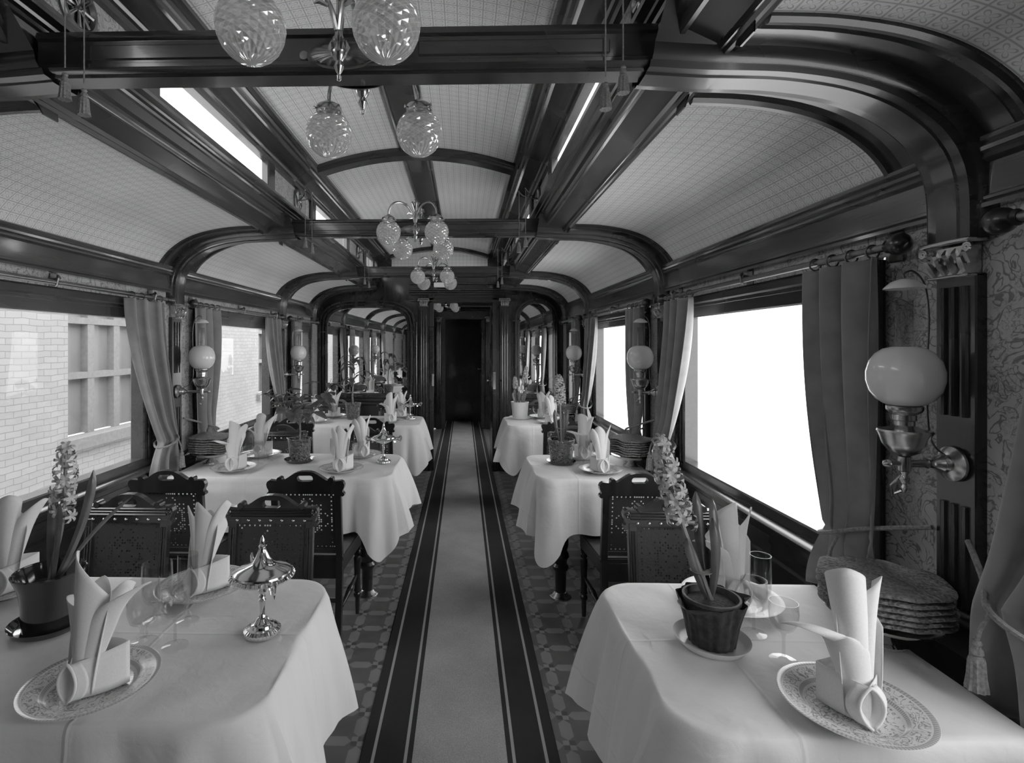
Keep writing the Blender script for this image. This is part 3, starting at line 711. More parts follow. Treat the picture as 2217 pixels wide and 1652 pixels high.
# ------------------------------------------------------------------ table ware
def petal_fn(spec):
    (bx, by, tx, ty, h, ang, a0, a1, r0, r1, tip, sh, curl, cdir) = spec
    def fn(u, v, extra=0.0):
        s = (u - .5) * 2; r = (r0 + (r1 - r0) * v ** .8) * 1.22; th = ang + s * (a0 + (a1 - a0) * v)
        zt = h * (1 - tip * (abs(s - sh) / (1 + abs(sh))) ** 1.5); z = .006 + (zt - .006) * v
        e = max(0, v - .62) / .38; cx = bx + (tx - bx) * v ** 1.3 + curl * cos(cdir) * e ** 1.7; cy = by + (ty - by) * v ** 1.3 + curl * sin(cdir) * e ** 1.7
        r += extra
        return (cx + r * (cos(th) - cos(ang)), cy + r * (sin(th) - sin(ang)), z - abs(curl) * .75 * e ** 2.2)
    return fn
def napkin_mesh(petals, seed):
    m = MB(); A, L, Rr = (0, -.046), (-.050, .026), (.062, .030)
    def side(P, hz, bow):                               # flat folded band running back from the roll in front
        def fn(u, v):
            x = A[0] + (P[0] - A[0]) * u; y = A[1] + (P[1] - A[1]) * u; n = sin(pi * u) * bow * (1 - .3 * v)
            return (x + n * (1 if P[0] > 0 else -1), y - n * .5, .001 + v * (.070 + hz * u))
        m.grid(fn, 12, 6)
    side(L, .002, .006); side(Rr, .014, .008)
    m.grid(lambda u, v: (L[0] + (Rr[0] - L[0]) * u, L[1] + .004 * u + .012 * sin(pi * u), .001 + v * (.072 + .012 * u)), 8, 3)
    m.grid(lambda u, v: (A[0] * (1 - u) + (L[0] + (Rr[0] - L[0]) * v) * u, A[1] * (1 - u) + (L[1] + .004 * v) * u, .052 + .006 * u), 6, 6)
    def leaf(t): return .021 * sin(pi * t) ** .75
    def roll(u, v): s = (u - .5) * 2; t = .01 + .98 * v; return (s * leaf(t), A[1] - .007 * (1 - .55 * v) + .026 * (1 - abs(s) ** 1.5) * sin(pi * t) - .003, .001 + .072 * t)
    m.grid(roll, 12, 12)
    rim = [(leaf(t) * q, A[1] - .007 * (1 - .55 * (t - .01) / .98) - .003, .001 + .072 * t) for q, ts in ((1, [.01 + .98 * k / 14 for k in range(15)]), (-1, [.99 - .98 * k / 14 for k in range(15)])) for t in ts]
    m.tube(rim + [rim[0]], .0022, 6, cap=False)
    for q in (-1, 1): m.grid(lambda u, v: (q * (leaf(.01 + .98 * v) + (.014 * u)), A[1] - .007 * (1 - .55 * v) * (1 - u) - .003 * (1 - u) + .008 * u, .001 + .072 * (.01 + .98 * v)), 4, 12)
    for sp_ in petals: m.grid(petal_fn(sp_), 16, 16)
    o = m.build('folded_napkin', 'napkin', ang=75)
    sd = o.modifiers.new('thick', 'SOLIDIFY'); sd.thickness = .0016; sd.offset = 0
    return o
# petal: foot x,y; top x,y; height; facing; half-arc foot/top; radius foot/top; tip drop; peak shift; curl; curl direction
Q = -pi / 2
BK = (0, .0, .008, .022, .215, pi / 2, 1.5, 1.3, .024, .034, .25, 0, 0, 0)
NV = [
 [BK, (.0, -.036, -.004, -.016, .268, Q, 1.0, 1.2, .010, .036, .34, -.8, 0, 0), (-.006, -.034, -.050, -.006, .178, Q - .5, 1.2, 1.2, .008, .020, .10, -.4, .006, pi), (.008, -.034, .046, -.002, .232, Q + .35, 1.0, .75, .010, .056, .22, .9, .030, .05), (.008, -.026, .046, .022, .205, Q + 1.0, 1.1, 1.0, .012, .032, .2, .3, .0, 0)],
 [BK, (.0, -.035, .0, -.008, .268, Q, 1.4, 1.9, .012, .026, .18, -.2, 0, 0), (.010, -.033, .044, .006, .252, Q + .4, 1.4, 1.7, .010, .022, .22, .3, .006, 0), (-.006, -.034, -.034, -.014, .205, Q - .4, 1.1, .85, .010, .046, .10, -.3, .060, pi * 1.06), (.008, -.02, .046, .022, .21, Q + 1.0, 1.2, 1.2, .012, .026, .2, 0, 0, 0)],
 [BK, (-.002, -.035, -.006, -.008, .265, Q, 1.3, 1.7, .012, .024, .16, .2, 0, 0), (.008, -.034, .040, .006, .250, Q + .4, 1.1, .9, .010, .042, .26, .7, .012, 0), (-.006, -.034, -.044, -.006, .195, Q - .5, 1.2, .9, .010, .030, .12, -.2, .036, pi), (-.006, -.032, -.030, .004, .205, Q - .3, 1.2, 1.1, .012, .030, .2, 0, 0, 0)],
 [BK, (0, -.035, .002, -.010, .245, Q, 1.3, 1.4, .012, .029, .30, -.3, 0, 0), (-.005, -.034, -.036, -.006, .235, Q - .45, 1.2, 1.2, .010, .025, .28, -.2, .004, pi), (.006, -.034, .038, .004, .255, Q + .45, 1.2, 1.05, .010, .028, .32, .5, .010, 0), (.006, -.02, .04, .02, .2, Q + 1.0, 1.2, 1.2, .012, .026, .2, 0, 0, 0)],
]
NAP = [napkin_mesh(v, i) for i, v in enumerate(NV)]; used_n = set()
def plate_mesh(mat):
    m = MB(); m.lathe([(.001, .004), (.070, .004), (.076, .006), (.084, .014), (.090, .0165), (.112, .021), (.121, .0235), (.124, .0225), (.121, .0205), (.088, .012), (.072, .0), (.001, .0)], 56)
    return m.build('dinner_plate', mat)
PLT = {k: plate_mesh(k) for k in ('patterned_china', 'china')}; used_p = set()
def inst(proto, used, key, loc, rz, lab, cat, group):
    o = proto if key not in used else proto.copy()
    if key in used: COL.objects.link(o)
    used.add(key); o.location = loc; o.rotation_euler = (0, 0, rz)
    return tag(o, lab, cat, group)
SET = [  # x, y, napkin form, turn, plate, where
 (-.748, 1.052, 0, -.22, 'patterned_china', 'near aisle seat of the nearest wide table'), (-.735, 1.485, 3, -.15, 'patterned_china', 'far aisle seat of the nearest wide table'), (-1.285, 1.47, 2, .3, 'patterned_china', 'far window seat of the nearest wide table'),
 (-.672, 2.91, 3, .05, 'patterned_china', 'near aisle seat of the second wide table'), (-.632, 3.29, 3, .5, 'patterned_china', 'far aisle seat of the second wide table'), (-1.272, 2.915, 1, .1, 'patterned_china', 'near window seat of the second wide table'), (-1.262, 3.285, 2, .0, 'patterned_china', 'far window seat of the second wide table'),
 (-.655, 4.76, 2, .3, 'patterned_china', 'near aisle seat of the farthest wide table'), (-.60, 5.09, 3, .3, 'patterned_china', 'far aisle seat of the farthest wide table'), (-1.315, 4.76, 3, .2, 'patterned_china', 'near window seat of the farthest wide table'), (-1.25, 5.09, 2, .2, 'patterned_china', 'far window seat of the farthest wide table'),
 (.735, 1.022, 1, -.08, 'patterned_china', 'near seat of the nearest narrow table'), (.722, 1.45, 2, .1, 'china', 'far seat of the nearest narrow table'),
 (.752, 2.925, 3, .1, 'patterned_china', 'near seat of the second narrow table'), (.735, 3.275, 1, -.1, 'china', 'far seat of the second narrow table'),
 (.785, 4.745, 3, .2, 'china', 'near seat of the farthest narrow table'), (.755, 5.085, 3, -.3, 'china', 'far seat of the farthest narrow table')]
FORM = ['with one wing-like flap', 'with a drooping ear', 'with flaring petals', 'with three pointed rolls']
for (x, y, nf, rz, pk, wh) in SET:
    inst(PLT[pk], used_p, pk, (x, y, TT + .003), 0, ('scroll-patterned' if pk != 'china' else 'plain pale') + ' plate under the napkin at the ' + wh, 'plate', 'dinner plates under the napkins')
    inst(NAP[nf], used_n, nf, (x, y, TT + .0098), rz, 'folded napkin ' + FORM[nf] + ' at the ' + wh, 'napkin', 'folded napkins standing on the plates')
GLS = {}
def glass_proto(kind):
    P = {'wine_glass': [(.029, .0), (.028, .003), (.010, .006), (.0035, .012), (.0032, .055), (.006, .064), (.020, .074), (.028, .090), (.030, .108), (.0285, .132), (.0275, .132), (.029, .108), (.027, .091), (.018, .076), (.001, .068)],
         'champagne_flute': [(.028, .0), (.027, .003), (.009, .007), (.006, .015), (.009, .022), (.005, .030), (.008, .040), (.009, .048), (.018, .060), (.0235, .085), (.0245, .12), (.024, .170), (.0230, .170), (.0232, .12), (.022, .087), (.014, .064), (.001, .056)],
         'water_goblet': [(.033, .0), (.032, .004), (.010, .008), (.007, .016), (.010, .024), (.007, .034), (.012, .044), (.028, .054), (.034, .075), (.036, .110), (.0345, .148), (.0335, .148), (.0345, .11), (.032, .077), (.024, .057), (.001, .050)],
         'liqueur_glass': [(.022, .0), (.021, .003), (.006, .006), (.003, .012), (.003, .04), (.012, .05), (.018, .062), (.019, .085), (.0182, .085), (.018, .062), (.001, .048)]}[kind]
    fl = kind in ('champagne_flute', 'water_goblet')
    return MB().lathe(P, 36, mod=(lambda a, t, r, z: 1 + (.022 * abs(sin(a * 8)) if (fl and .05 < z < .11) else 0))).build(kind, 'glass', ang=30)
def put_glass(kind, x, y, lab):
    o = GLS.get(kind)
    if o is None: o = GLS[kind] = glass_proto(kind)
    else: o = o.copy(); COL.objects.link(o)
    o.location = (x, y, TT + .0035); tag(o, lab, 'glass', 'glasses on the tables')
W = ' on the '
for kind, x, y, lab in [
 ('water_goblet', -.742, 1.215, 'etched water goblet nearest the camera' + W + LN[0]), ('wine_glass', -.662, 1.205, 'plain wine glass nearest the aisle' + W + LN[0]), ('champagne_flute', -.690, 1.315, 'tall champagne flute in front of the far napkin' + W + LN[0]), ('water_goblet', -.768, 1.315, 'etched water goblet behind the nearer goblet' + W + LN[0]),
 ('champagne_flute', -1.30, 1.31, 'champagne flute beyond the dark pot' + W + LN[0] + ', cut by the frame'),
 ('wine_glass', -1.195, 3.07, 'wine glass between the two window-seat napkins' + W + LN[1]), ('champagne_flute', -1.165, 3.145, 'champagne flute between the window-seat napkins' + W + LN[1]), ('water_goblet', -1.28, 3.11, 'water goblet by the window-seat napkins' + W + LN[1]),
 ('wine_glass', -.612, 3.10, 'wine glass between the aisle-seat napkins' + W + LN[1]), ('champagne_flute', -.67, 3.14, 'champagne flute behind the aisle napkin' + W + LN[1]), ('water_goblet', -.745, 3.10, 'water goblet behind the aisle napkin' + W + LN[1]),
 ('wine_glass', -1.20, 4.92, 'wine glass among the window-seat napkins' + W + LN[2]), ('champagne_flute', -1.24, 4.96, 'champagne flute among the window-seat napkins' + W + LN[2]), ('wine_glass', -.575, 4.92, 'wine glass among the aisle-seat napkins' + W + LN[2]), ('champagne_flute', -.635, 4.97, 'champagne flute among the aisle-seat napkins' + W + LN[2]),
 ('wine_glass', .697, 1.292, 'wine glass beside the fluted tall glass' + W + RN[0]), ('champagne_flute', .742, 1.345, 'tall cut champagne flute by the far napkin' + W + RN[0]), ('wine_glass', .702, 1.182, 'wine glass standing behind the near napkin' + W + RN[0]),
 ('champagne_flute', .70, 3.11, 'champagne flute between the napkins' + W + RN[1]), ('wine_glass', .745, 3.13, 'wine glass between the napkins' + W + RN[1]), ('water_goblet', .798, 3.155, 'water goblet between the napkins' + W + RN[1]),
 ('wine_glass', .672, 4.92, 'wine glass by the white pot' + W + RN[2]), ('champagne_flute', .75, 4.93, 'champagne flute by the napkins' + W + RN[2])]: put_glass(kind, x, y, lab)

# covered silver dishes
def make_compote(lab):
    t = thing('covered_compote', lab, 'serving dish', group='silver covered dishes on tall feet')
    gad = lambda a, tt, r, z: 1 + .012 * sin(a * 40)
    m = MB().lathe([(.001, 0), (.043, 0), (.044, .004)], 40); m.lathe([(.044, .004), (.043, .009), (.036, .014)], 120, mod=lambda a, tt, r, z: 1 + .02 * sin(a * 30)); m.lathe([(.035, .014), (.028, .016), (.026, .022), (.018, .026), (.014, .034), (.009, .038)], 40)
    m.build('foot', 'silver', t)
    MB().lathe([(.009, .036), (.007, .042), (.0055, .046), (.0075, .075), (.009, .078), (.005, .082), (.009, .087), (.005, .092), (.010, .098), (.010, .102), (.006, .106), (.008, .112), (.012, .116)], 24).build('stem', 'silver', t)
    m = MB().lathe([(.001, .110), (.020, .112), (.045, .124), (.062, .134)], 48); m.lathe([(.060, .133), (.072, .134), (.076, .139), (.072, .144), (.066, .145)], 150, mod=lambda a, tt, r, z: 1 + .018 * sin(a * 36)); m.build('bowl', 'silver', t)
    m = MB().lathe([(.067, .145), (.066, .149), (.058, .154), (.040, .160), (.026, .168), (.017, .180), (.011, .194), (.0075, .203), (.008, .206), (.010, .208)], 48); m.build('lid', 'silver', t)
    MB().lathe([(.006, .205), (.0085, .208), (.0055, .212), (.0065, .216), (.004, .226), (.0002, .234)], 20).build('finial', 'silver', t)
    for s in (-1, 1):
        m = MB().tube([(s * (.074 + a), 0, .139 + b) for a, b in [(0, -.003), (.010, -.008), (.022, -.012), (.028, -.004), (.032, .010), (.026, .016), (.020, .010), (.012, .006), (.0, .004)]], .0032, 6, flat=1.8)
        m.tube([(s * (.060 + a), 0, .128 + b) for a, b in [(0, 0), (.004, -.012), (.010, -.010), (.008, -.002)]], .0026, 6); m.tube([(s * .098, 0, .128), (s * .101, 0, .118)], [.004, .0005], 6)
        m.build('handle', 'silver', t)
    return t
cp = make_compote('covered silver dish with pointed lid at the aisle end of the ' + LN[0]); cp.location = (-.485, 1.272, TT + .004); cp.rotation_euler = (0, 0, -.95)
dup(cp, (-.470, 3.13, TT + .004), .05, 'covered silver dish with pointed lid at the aisle end of the ' + LN[1]); dup(cp, (-.495, 4.97, TT + .004), 0, 'covered silver dish with pointed lid at the aisle end of the ' + LN[2])

# crispbread on footed stands
def make_stand(lab):
    t = thing('cake_stand', lab, 'stand', group='footed stands for crispbread')
    m = MB().lathe([(.001, 0), (.046, 0)], 40); m.lathe([(.046, 0), (.046, .005), (.038, .010)], 120, mod=lambda a, q, r, z: 1 + .02 * sin(a * 30)); m.lathe([(.037, .010), (.026, .020), (.016, .030), (.012, .036), (.013, .040)], 36); m.build('foot', 'silver', t)
    MB().lathe([(.001, .036), (.03, .037), (.07, .043), (.100, .054), (.112, .063), (.115, .067), (.112, .068), (.07, .049), (.001, .042)], 48).build('dish', 'silver', t)
    return t
def bread_mesh(seed):
    rr = random.Random(seed); a1, a2, a3 = [rr.uniform(0, 6.3) for _ in range(3)]
    def w(r, a): q = r / .125; return q * q * (.0038 * sin(3 * a + a1) + .0025 * sin(5 * a + a2) + .0016 * sin(9 * a + a3)) * 1.1
    m = MB(); N = 56; rs = [.001, .04, .08, .105, .122, .125]; vs = []; fs = []
    for top in (1, 0):
        for r in rs:
            for k in range(N):
                a = 2 * pi * k / N; rr_ = r * (1 + .02 * sin(4 * a + a2) + .012 * sin(11 * a + a3)); z = w(r, a) + (.0072 if top else 0) - (.0025 if top and r > .122 else 0) + (.0025 if not top and r > .122 else 0)
                vs.append((rr_ * cos(a), rr_ * sin(a), z))
    n = len(rs)
    for h in (0, 1):
        for i in range(n - 1):
            for k in range(N): b = (h * n + i) * N; fs.append((b + k, b + (k + 1) % N, b + N + (k + 1) % N, b + N + k))
    for k in range(N): fs.append(((n - 1) * N + k, (n - 1) * N + (k + 1) % N, (2 * n - 1) * N + (k + 1) % N, (2 * n - 1) * N + k))
    return m.add(vs, fs).build('crispbread', 'crispbread')
BR = [bread_mesh(1)]; used_b = set(); stand0 = None
ORD = ['topmost', 'second from top', 'third from top', 'fourth from top', 'fifth from top', 'sixth from top', 'lowest']
for x, y, nb, nm in ((-1.475, 3.075, 7, LN[1]), (-1.475, 4.89, 6, LN[2]), (.985, 1.272, 6, RN[0]), (.965, 3.07, 7, RN[1]), (.955, 4.87, 6, RN[2])):
    lab = 'silver footed stand carrying crispbread by the window on the ' + nm
    if stand0 is None: stand0 = make_stand(lab); stand0.location = (x, y, TT + .003)
    else: dup(stand0, (x, y, TT + .003), 0, lab)
    rb = R.uniform(0, 6.3)
    for k in range(nb):
        word = ORD[nb - 1 - k] if k else 'lowest'
        inst(BR[0], used_b, 0, (x + R.uniform(-.005, .005), y + R.uniform(-.005, .005), TT + .0815 + k * .0130), rb + R.uniform(-.03, .03), 'round pitted crispbread, ' + word + ' of the stack on the ' + nm, 'crispbread', 'crispbread stacked on the stand of the ' + nm)

# ------------------------------------------------------------------ potted plants
def strap(m, p0, p1, bend, w, n=14, face=0.0):
    p0, p1, bend = Vector(p0), Vector(p1), Vector(bend)
    side = Vector((cos(face), sin(face), 0))
    def fn(u, v):
        c = p0 * (1 - v) ** 2 + (p0 * .5 + p1 * .5 + bend) * 2 * v * (1 - v) + p1 * v * v
        ww = w * (.55 + .9 * v - .45 * v * v) * (1 - max(0, v - .8) ** 2 * 22); s = (u - .5) * 2
        nrm = Vector((-side.y, side.x, 0)); return c + side * s * max(ww, .0005) + nrm * (abs(s) ** 1.5) * w * .45
    m.grid(fn, 4, n)
def florets(m, path, n, r, seed, size):
    rr = random.Random(seed); P = [Vector(p) for p in path]; ga = 2.4
    for k in range(n):
        t = (k + .5) / n; f = t * (len(P) - 1); i = min(int(f), len(P) - 2); c = P[i].lerp(P[i + 1], f - i); ax = (P[-1] - P[0]).normalized()
        a = k * ga + rr.uniform(-.3, .3); d = (Vector((cos(a), sin(a), 0)) + ax * (-.15 + .1 + .8 * max(0, t - .75) * 4)).normalized()
        rad = r * (1 - .55 * max(0, t - .6) / .4) * rr.uniform(.85, 1.1); o = c + d * rad
        u = d.cross(Vector((0, 0, 1))); u = u.normalized() if u.length > .1 else Vector((1, 0, 0)); w = u.cross(d)
        m.tube([c + d * rad * .25, o], [.003, size * .28], 5, cap=False)
        for q in range(6):
            b = q * pi / 3 + rr.uniform(-.15, .15); e = u * cos(b) + w * sin(b); sd = d.cross(e).normalized() * size * .19
            p = [o, o + e * size * .55 + d * size * .28, o + e * size * .98 + d * size * .10, o + e * size * 1.15 - d * size * .28]
            vs = [p[0] - sd * .5, p[0] + sd * .5, p[1] - sd * 1.1, p[1] + sd * 1.1, p[2] - sd * .9, p[2] + sd * .9, p[3] - sd * .15, p[3] + sd * .15]
            m.add(vs, [(0, 1, 3, 2), (2, 3, 5, 4), (4, 5, 7, 6)])
def pot_mesh(r0, r1, h, rim=.006, lip=.012):
    return MB().lathe([(.001, 0), (r0 * .92, 0), (r0, .004), (r1 * .97, h - lip), (r1, h - lip + .002), (r1 + rim * .3, h - .002), (r1, h), (r1 - rim, h), (r1 - rim, h - .02), (r1 * .4, h - .022)], 40)
def soil(t, r, h):
    MB().lathe([(.001, h + .006), (r * .5, h + .004), (r, h)], 24, mod=lambda a, q, rr, z: 1 + .02 * sin(5 * a)).build('soil', 'soil', t)
def saucer(x, y, r, mat, lab):
    o = MB().lathe([(.001, .003), (r * .80, .003), (r * .86, .006), (r * .96, .016), (r, .0185), (r * .985, .0145), (r * .82, .0), (.001, .0)], 48).build('saucer', mat, loc=(x, y, TT + .0035))
    tag(o, lab, 'saucer', 'saucers under the flower pots')
def hyacinth(t, base, top, lens, width, seed, nfl, fr, leaves, z0, fsz=.013, tie=None):
    st = [Vector((0, 0, z0)), Vector(base) * .5 + Vector((0, 0, z0 * .5)), Vector(base), Vector(top)]
    P = sp(st, 6); MB().tube(P, [.007 - .003 * i / len(P) for i in range(len(P))], 7).build('stem', 'leaf_pale', t)
    m = MB(); florets(m, [Vector(base), Vector(base).lerp(Vector(top), .5), Vector(top)], nfl, fr, seed, fsz); m.build('blossom', 'petal', t)
    for (px, py, pz, bx, by, w, fa) in leaves:
        m = MB(); strap(m, (px * .10, py * .10, z0), (px, py, pz), (bx, by, 0), w, face=fa); m.build('leaf', 'leaf', t)
    if tie: MB().lathe([(.024, tie), (.025, tie + .001), (.024, tie + .002)], 20, at=(Vector(base).x * .35, Vector(base).y * .35, 0)).build('tie_string', 'cord', t)
PZ = TT + .0075
# nearest wide table: dark glazed jardiniere with hyacinth
saucer(-1.02, 1.285, .085, 'dark_glaze', 'dark glazed saucer under the big dark pot on the ' + LN[0])
t = thing('potted_hyacinth', 'half-bloomed hyacinth in a wide dark glazed pot on the ' + LN[0], 'potted plant', (-1.02, 1.285, PZ), 0)
MB().lathe([(.001, 0), (.055, 0), (.057, .02), (.058, .06), (.064, .10), (.076, .128), (.078, .134), (.075, .137), (.071, .132), (.058, .095), (.05, .09)], 48).build('pot', 'dark_glaze', t); soil(t, .058, .098)
hyacinth(t, (.018, .02, .26), (.012, .04, .43), 0, 0, 3, 19, .024, [(.075, .05, .37, .03, .01, .011, .5), (-.012, .03, .33, -.01, .0, .012, 0.2), (.03, -.01, .30, .01, -.01, .012, -.3), (.17, .06, .30, -.05, .03, .008, .9), (-.005, .05, .30, -.02, .02, .011, .1)], .10, .018)
# second wide table: leafy shrub
saucer(-.975, 3.145, .090, 'dark_glaze', 'dark saucer under the shrub pot on the ' + LN[1])
def shrub(t, z0, seed, h0, spread, ht, nb, leaf, lw):
    rr = random.Random(seed); tw = MB(); lf = MB()
    tw.tube([(0, 0, z0), (.004, .002, z0 + h0 * .5), (0, 0, z0 + h0)], [.0065, .005, .005], 7)
    def lv(p, d, L):
        d = d.normalized(); s = d.cross(Vector((rr.uniform(-.3, .3), rr.uniform(-.3, .3), 1))).normalized(); n = s.cross(d).normalized()
        def fn(u, v):
            q = (u - .5) * 2; w = lw * L * sin(pi * (v * .96 + .02)) ** .85
            return p + d * L * v + s * q * w + n * (-.22 * L * v * v + abs(q) * w * .3)
        lf.grid(fn, 4, 7)
    for k in range(nb):
        a = k * 2.4 + rr.uniform(-.3, .3); e = Vector((cos(a) * spread * rr.uniform(.6, 1), sin(a) * spread * rr.uniform(.5, .9), z0 + h0 + ht * rr.uniform(.5, 1)))
        b = Vector((0, 0, z0 + h0 * (.8 + .2 * rr.random()))); md = b.lerp(e, .5) + Vector((cos(a), sin(a), -.3)) * spread * .15
        P = sp([b, md, e], 5); tw.tube(P, [.0035 - .002 * i / len(P) for i in range(len(P))], 5)
        for j in range(leaf):
            f = .38 + .62 * (j + .5) / leaf; p = P[min(int(f * (len(P) - 1)), len(P) - 1)]; aa = a + rr.uniform(-1.6, 1.6)
            lv(p, Vector((cos(aa), sin(aa), rr.uniform(-.5, .9))), rr.uniform(.055, .105))
    tw.build('stem', 'twig', t); lf.build('foliage', 'leaf', t, ang=80)
t = thing('potted_shrub', 'leafy branching shrub in a relief-moulded pot on the ' + LN[1], 'potted plant', (-.975, 3.145, PZ), 0)
pot_mesh(.058, .069, .135, lip=.018).build('pot', 'relief_glaze', t); soil(t, .062, .116); shrub(t, .115, 5, .12, .21, .26, 11, 7, .28)
# farthest wide table: slim plant with long drooping leaves
t = thing('potted_plant', 'slender single-stemmed plant with long drooping leaves on the ' + LN[2], 'potted plant', (-1.03, 4.95, PZ - .003), 0)
pot_mesh(.058, .074, .15, lip=.02).build('pot', 'relief_glaze', t); soil(t, .066, .13)
MB().tube([(0, 0, .13), (-.006, 0, .22), (.0, .0, .31), (.012, 0, .42), (.006, 0, .56)], [.010, .008, .007, .004, .003], 7).build('stem', 'twig', t)
m = MB()
for k in range(13):
    a = k * 2.4; z = .30 + .27 * k / 13; L = .15 + .06 * (k % 3); p = Vector((.004, 0, z))
    d = Vector((cos(a), sin(a) * .8, 0)); s = Vector((-sin(a), cos(a), 0))
    m.grid(lambda u, v: p + d * L * v + Vector((0, 0, .07 * sin(v * 2.6) - .06 * v * v)) + s * (u - .5) * .042 * sin(pi * (v * .95 + .03)), 3, 9)
m.build('foliage', 'leaf', t, ang=80)
# nearest narrow table: leaning hyacinth in a bark-wrapped pot
saucer(.577, 1.25, .083, 'china', 'white china saucer with dark rim under the bark-wrapped pot')
t = thing('potted_hyacinth', 'leaning hyacinth in a bark-wrapped pot on the ' + RN[0], 'potted plant', (.577, 1.25, PZ), 0)
MB().lathe([(.001, 0), (.046, 0), (.05, .01), (.060, .098), (.063, .100), (.063, .108), (.058, .108), (.055, .092), (.03, .09)], 36).build('pot', 'terracotta', t); soil(t, .055, .093)
PZ2 = PZ
wave = lambda a, q, r, z: 1 + .06 * q * sin(7 * a + 1) + .03 * sin(17 * a) + (.42 * max(0, q - .72) / .28 * max(0, sin(1.5 * a + 2.2)) ** 3)
MB().lathe([(.050, .002), (.053, .02), (.058, .05), (.064, .075), (.068, .09), (.072, .10 + .006)], 72, mod=wave).build('bark_wrap', 'bark', t, ang=70)
hyacinth(t, (-.055, .03, .265), (-.100, .055, .455), 0, 0, 8, 25, .026, [(.012, .02, .33, .02, 0, .012, .2), (-.022, .03, .34, .0, .02, .013, -.2), (-.055, .0, .24, -.01, 0, .011, .1), (.03, .05, .31, .025, .01, .011, .6), (.0, -.01, .29, .015, -.01, .012, 0.)], .095, .020, .16)
# second narrow table: hyacinth in relief pot
saucer(.575, 3.13, .085, 'dark_glaze', 'dark saucer under the relief pot on the ' + RN[1])
t = thing('potted_hyacinth', 'upright pale hyacinth in a dark relief-moulded pot on the ' + RN[1], 'potted plant', (.575, 3.13, PZ), 0)
pot_mesh(.062, .077, .14, lip=.016).build('pot', 'relief_glaze', t); soil(t, .068, .12)
hyacinth(t, (-.008, 0, .35), (-.012, .01, .50), 0, 0, 12, 28, .028, [(.035, .0, .31, .02, 0, .012, .1), (-.035, .01, .31, -.02, 0, .012, -.1), (.012, -.02, .29, .01, 0, .012, 0), (.02, .03, .30, .0, .01, .011, .4)], .12, .019, .20)
# farthest narrow table: white pot with hyacinths and tulips
saucer(.535, 5.03, .10, 'china', 'white saucer under the white flower pot on the ' + RN[2])
t = thing('potted_bulbs', 'hyacinths and tulip buds together in a smooth white pot on the ' + RN[2], 'potted plant', (.535, 5.03, PZ + .001), 0)
MB().lathe([(.001, 0), (.066, 0), (.07, .006), (.082, .145), (.085, .148), (.084, .154), (.079, .154), (.077, .13), (.04, .128)], 48).build('pot', 'white_pot', t); soil(t, .077, .132)
for (x, y, zb, zt, tx, k) in ((-.035, 0, .28, .38, -.045, 1), (.03, .02, .33, .48, .065, 2)):
    P = sp([(x * .7, y, .13), (x, y, .22), (x * .6 + tx * .4, y, zb), (tx, y, zt)], 5); MB().tube(P, .004, 6).build('stem', 'leaf_pale', t)
    m = MB(); florets(m, [Vector((x * .6 + tx * .4, y, zb)), Vector((tx, y, zt))], 26, .022, k, .014); m.build('blossom', 'petal', t)
for (x0, x1, z1) in ((.0, .02, .265), (.02, .085, .32), (-.015, -.01, .25)):
    MB().tube(sp([(x0, -.02, .13), (x0 * 1.1, -.03, .2), (x1, -.03, z1)], 5), .0035, 6).build('stem', 'leaf_pale', t)
    MB().lathe([(.001, 0), (.010, .004), (.016, .018), (.014, .034), (.007, .046), (.001, .048)], 14, mx=T(x1, -.03, z1) @ Matrix.Rotation(.3 if x1 > .05 else 0, 4, 'Y')).build('tulip_bud', 'petal_white', t)
for k, (px, py, pz, fa) in enumerate(((-.05, .01, .27, .2), (.06, .02, .29, 0), (.0, .04, .30, .3), (-.02, -.03, .25, -.2), (.04, -.03, .26, .1), (-.065, -.01, .24, .4), (.02, -.04, .22, 0))):
    m = MB(); strap(m, (px * .6, py * .6, .13), (px, py, pz), (px * .2, 0, .01), .010, face=fa); m.build('leaf', 'leaf_pale', t)
MB().lathe([(.048, .225), (.0495, .2265), (.048, .228)], 24, mod=lambda a, q, r, z: 1).build('tie_string', 'cord', t)
# ================================================================== CURTAINS AND RODS
SIDE = {-1: 'brick-view side', 1: 'bright-window side'}
NTH = {0: 'nearest', 1: 'second', 2: 'end'}
tassel_me = None
def tassel(parent, loc):
    global tassel_me
    if tassel_me is None:
        m = MB().lathe([(.001, .045), (.006, .044), (.009, .038), (.006, .032), (.010, .026), (.011, .018), (.007, .014), (.012, .010), (.013, .004), (.015, -.03), (.018, -.052), (.001, -.050)], 30, mod=lambda a, q, r, z: 1 + (.10 * sin(a * 10) if z < .008 else 0))
        tassel_me = m.build('tassel', 'cord', parent, loc=loc).data; return
    o = bpy.data.objects.new('tassel', tassel_me); COL.objects.link(o); o.parent = parent; o.location = loc
ring_me = None
def ring(parent, loc):
    global ring_me
    if ring_me is None:
        ring_me = MB().tube([(.0175 * cos(k * pi / 8), 0, .0175 * sin(k * pi / 8)) for k in range(17)], .0026, 6, cap=False).build('ring', 'dark_brass', parent, loc=loc).data; return
    o = bpy.data.objects.new('ring', ring_me); COL.objects.link(o); o.parent = parent; o.location = loc
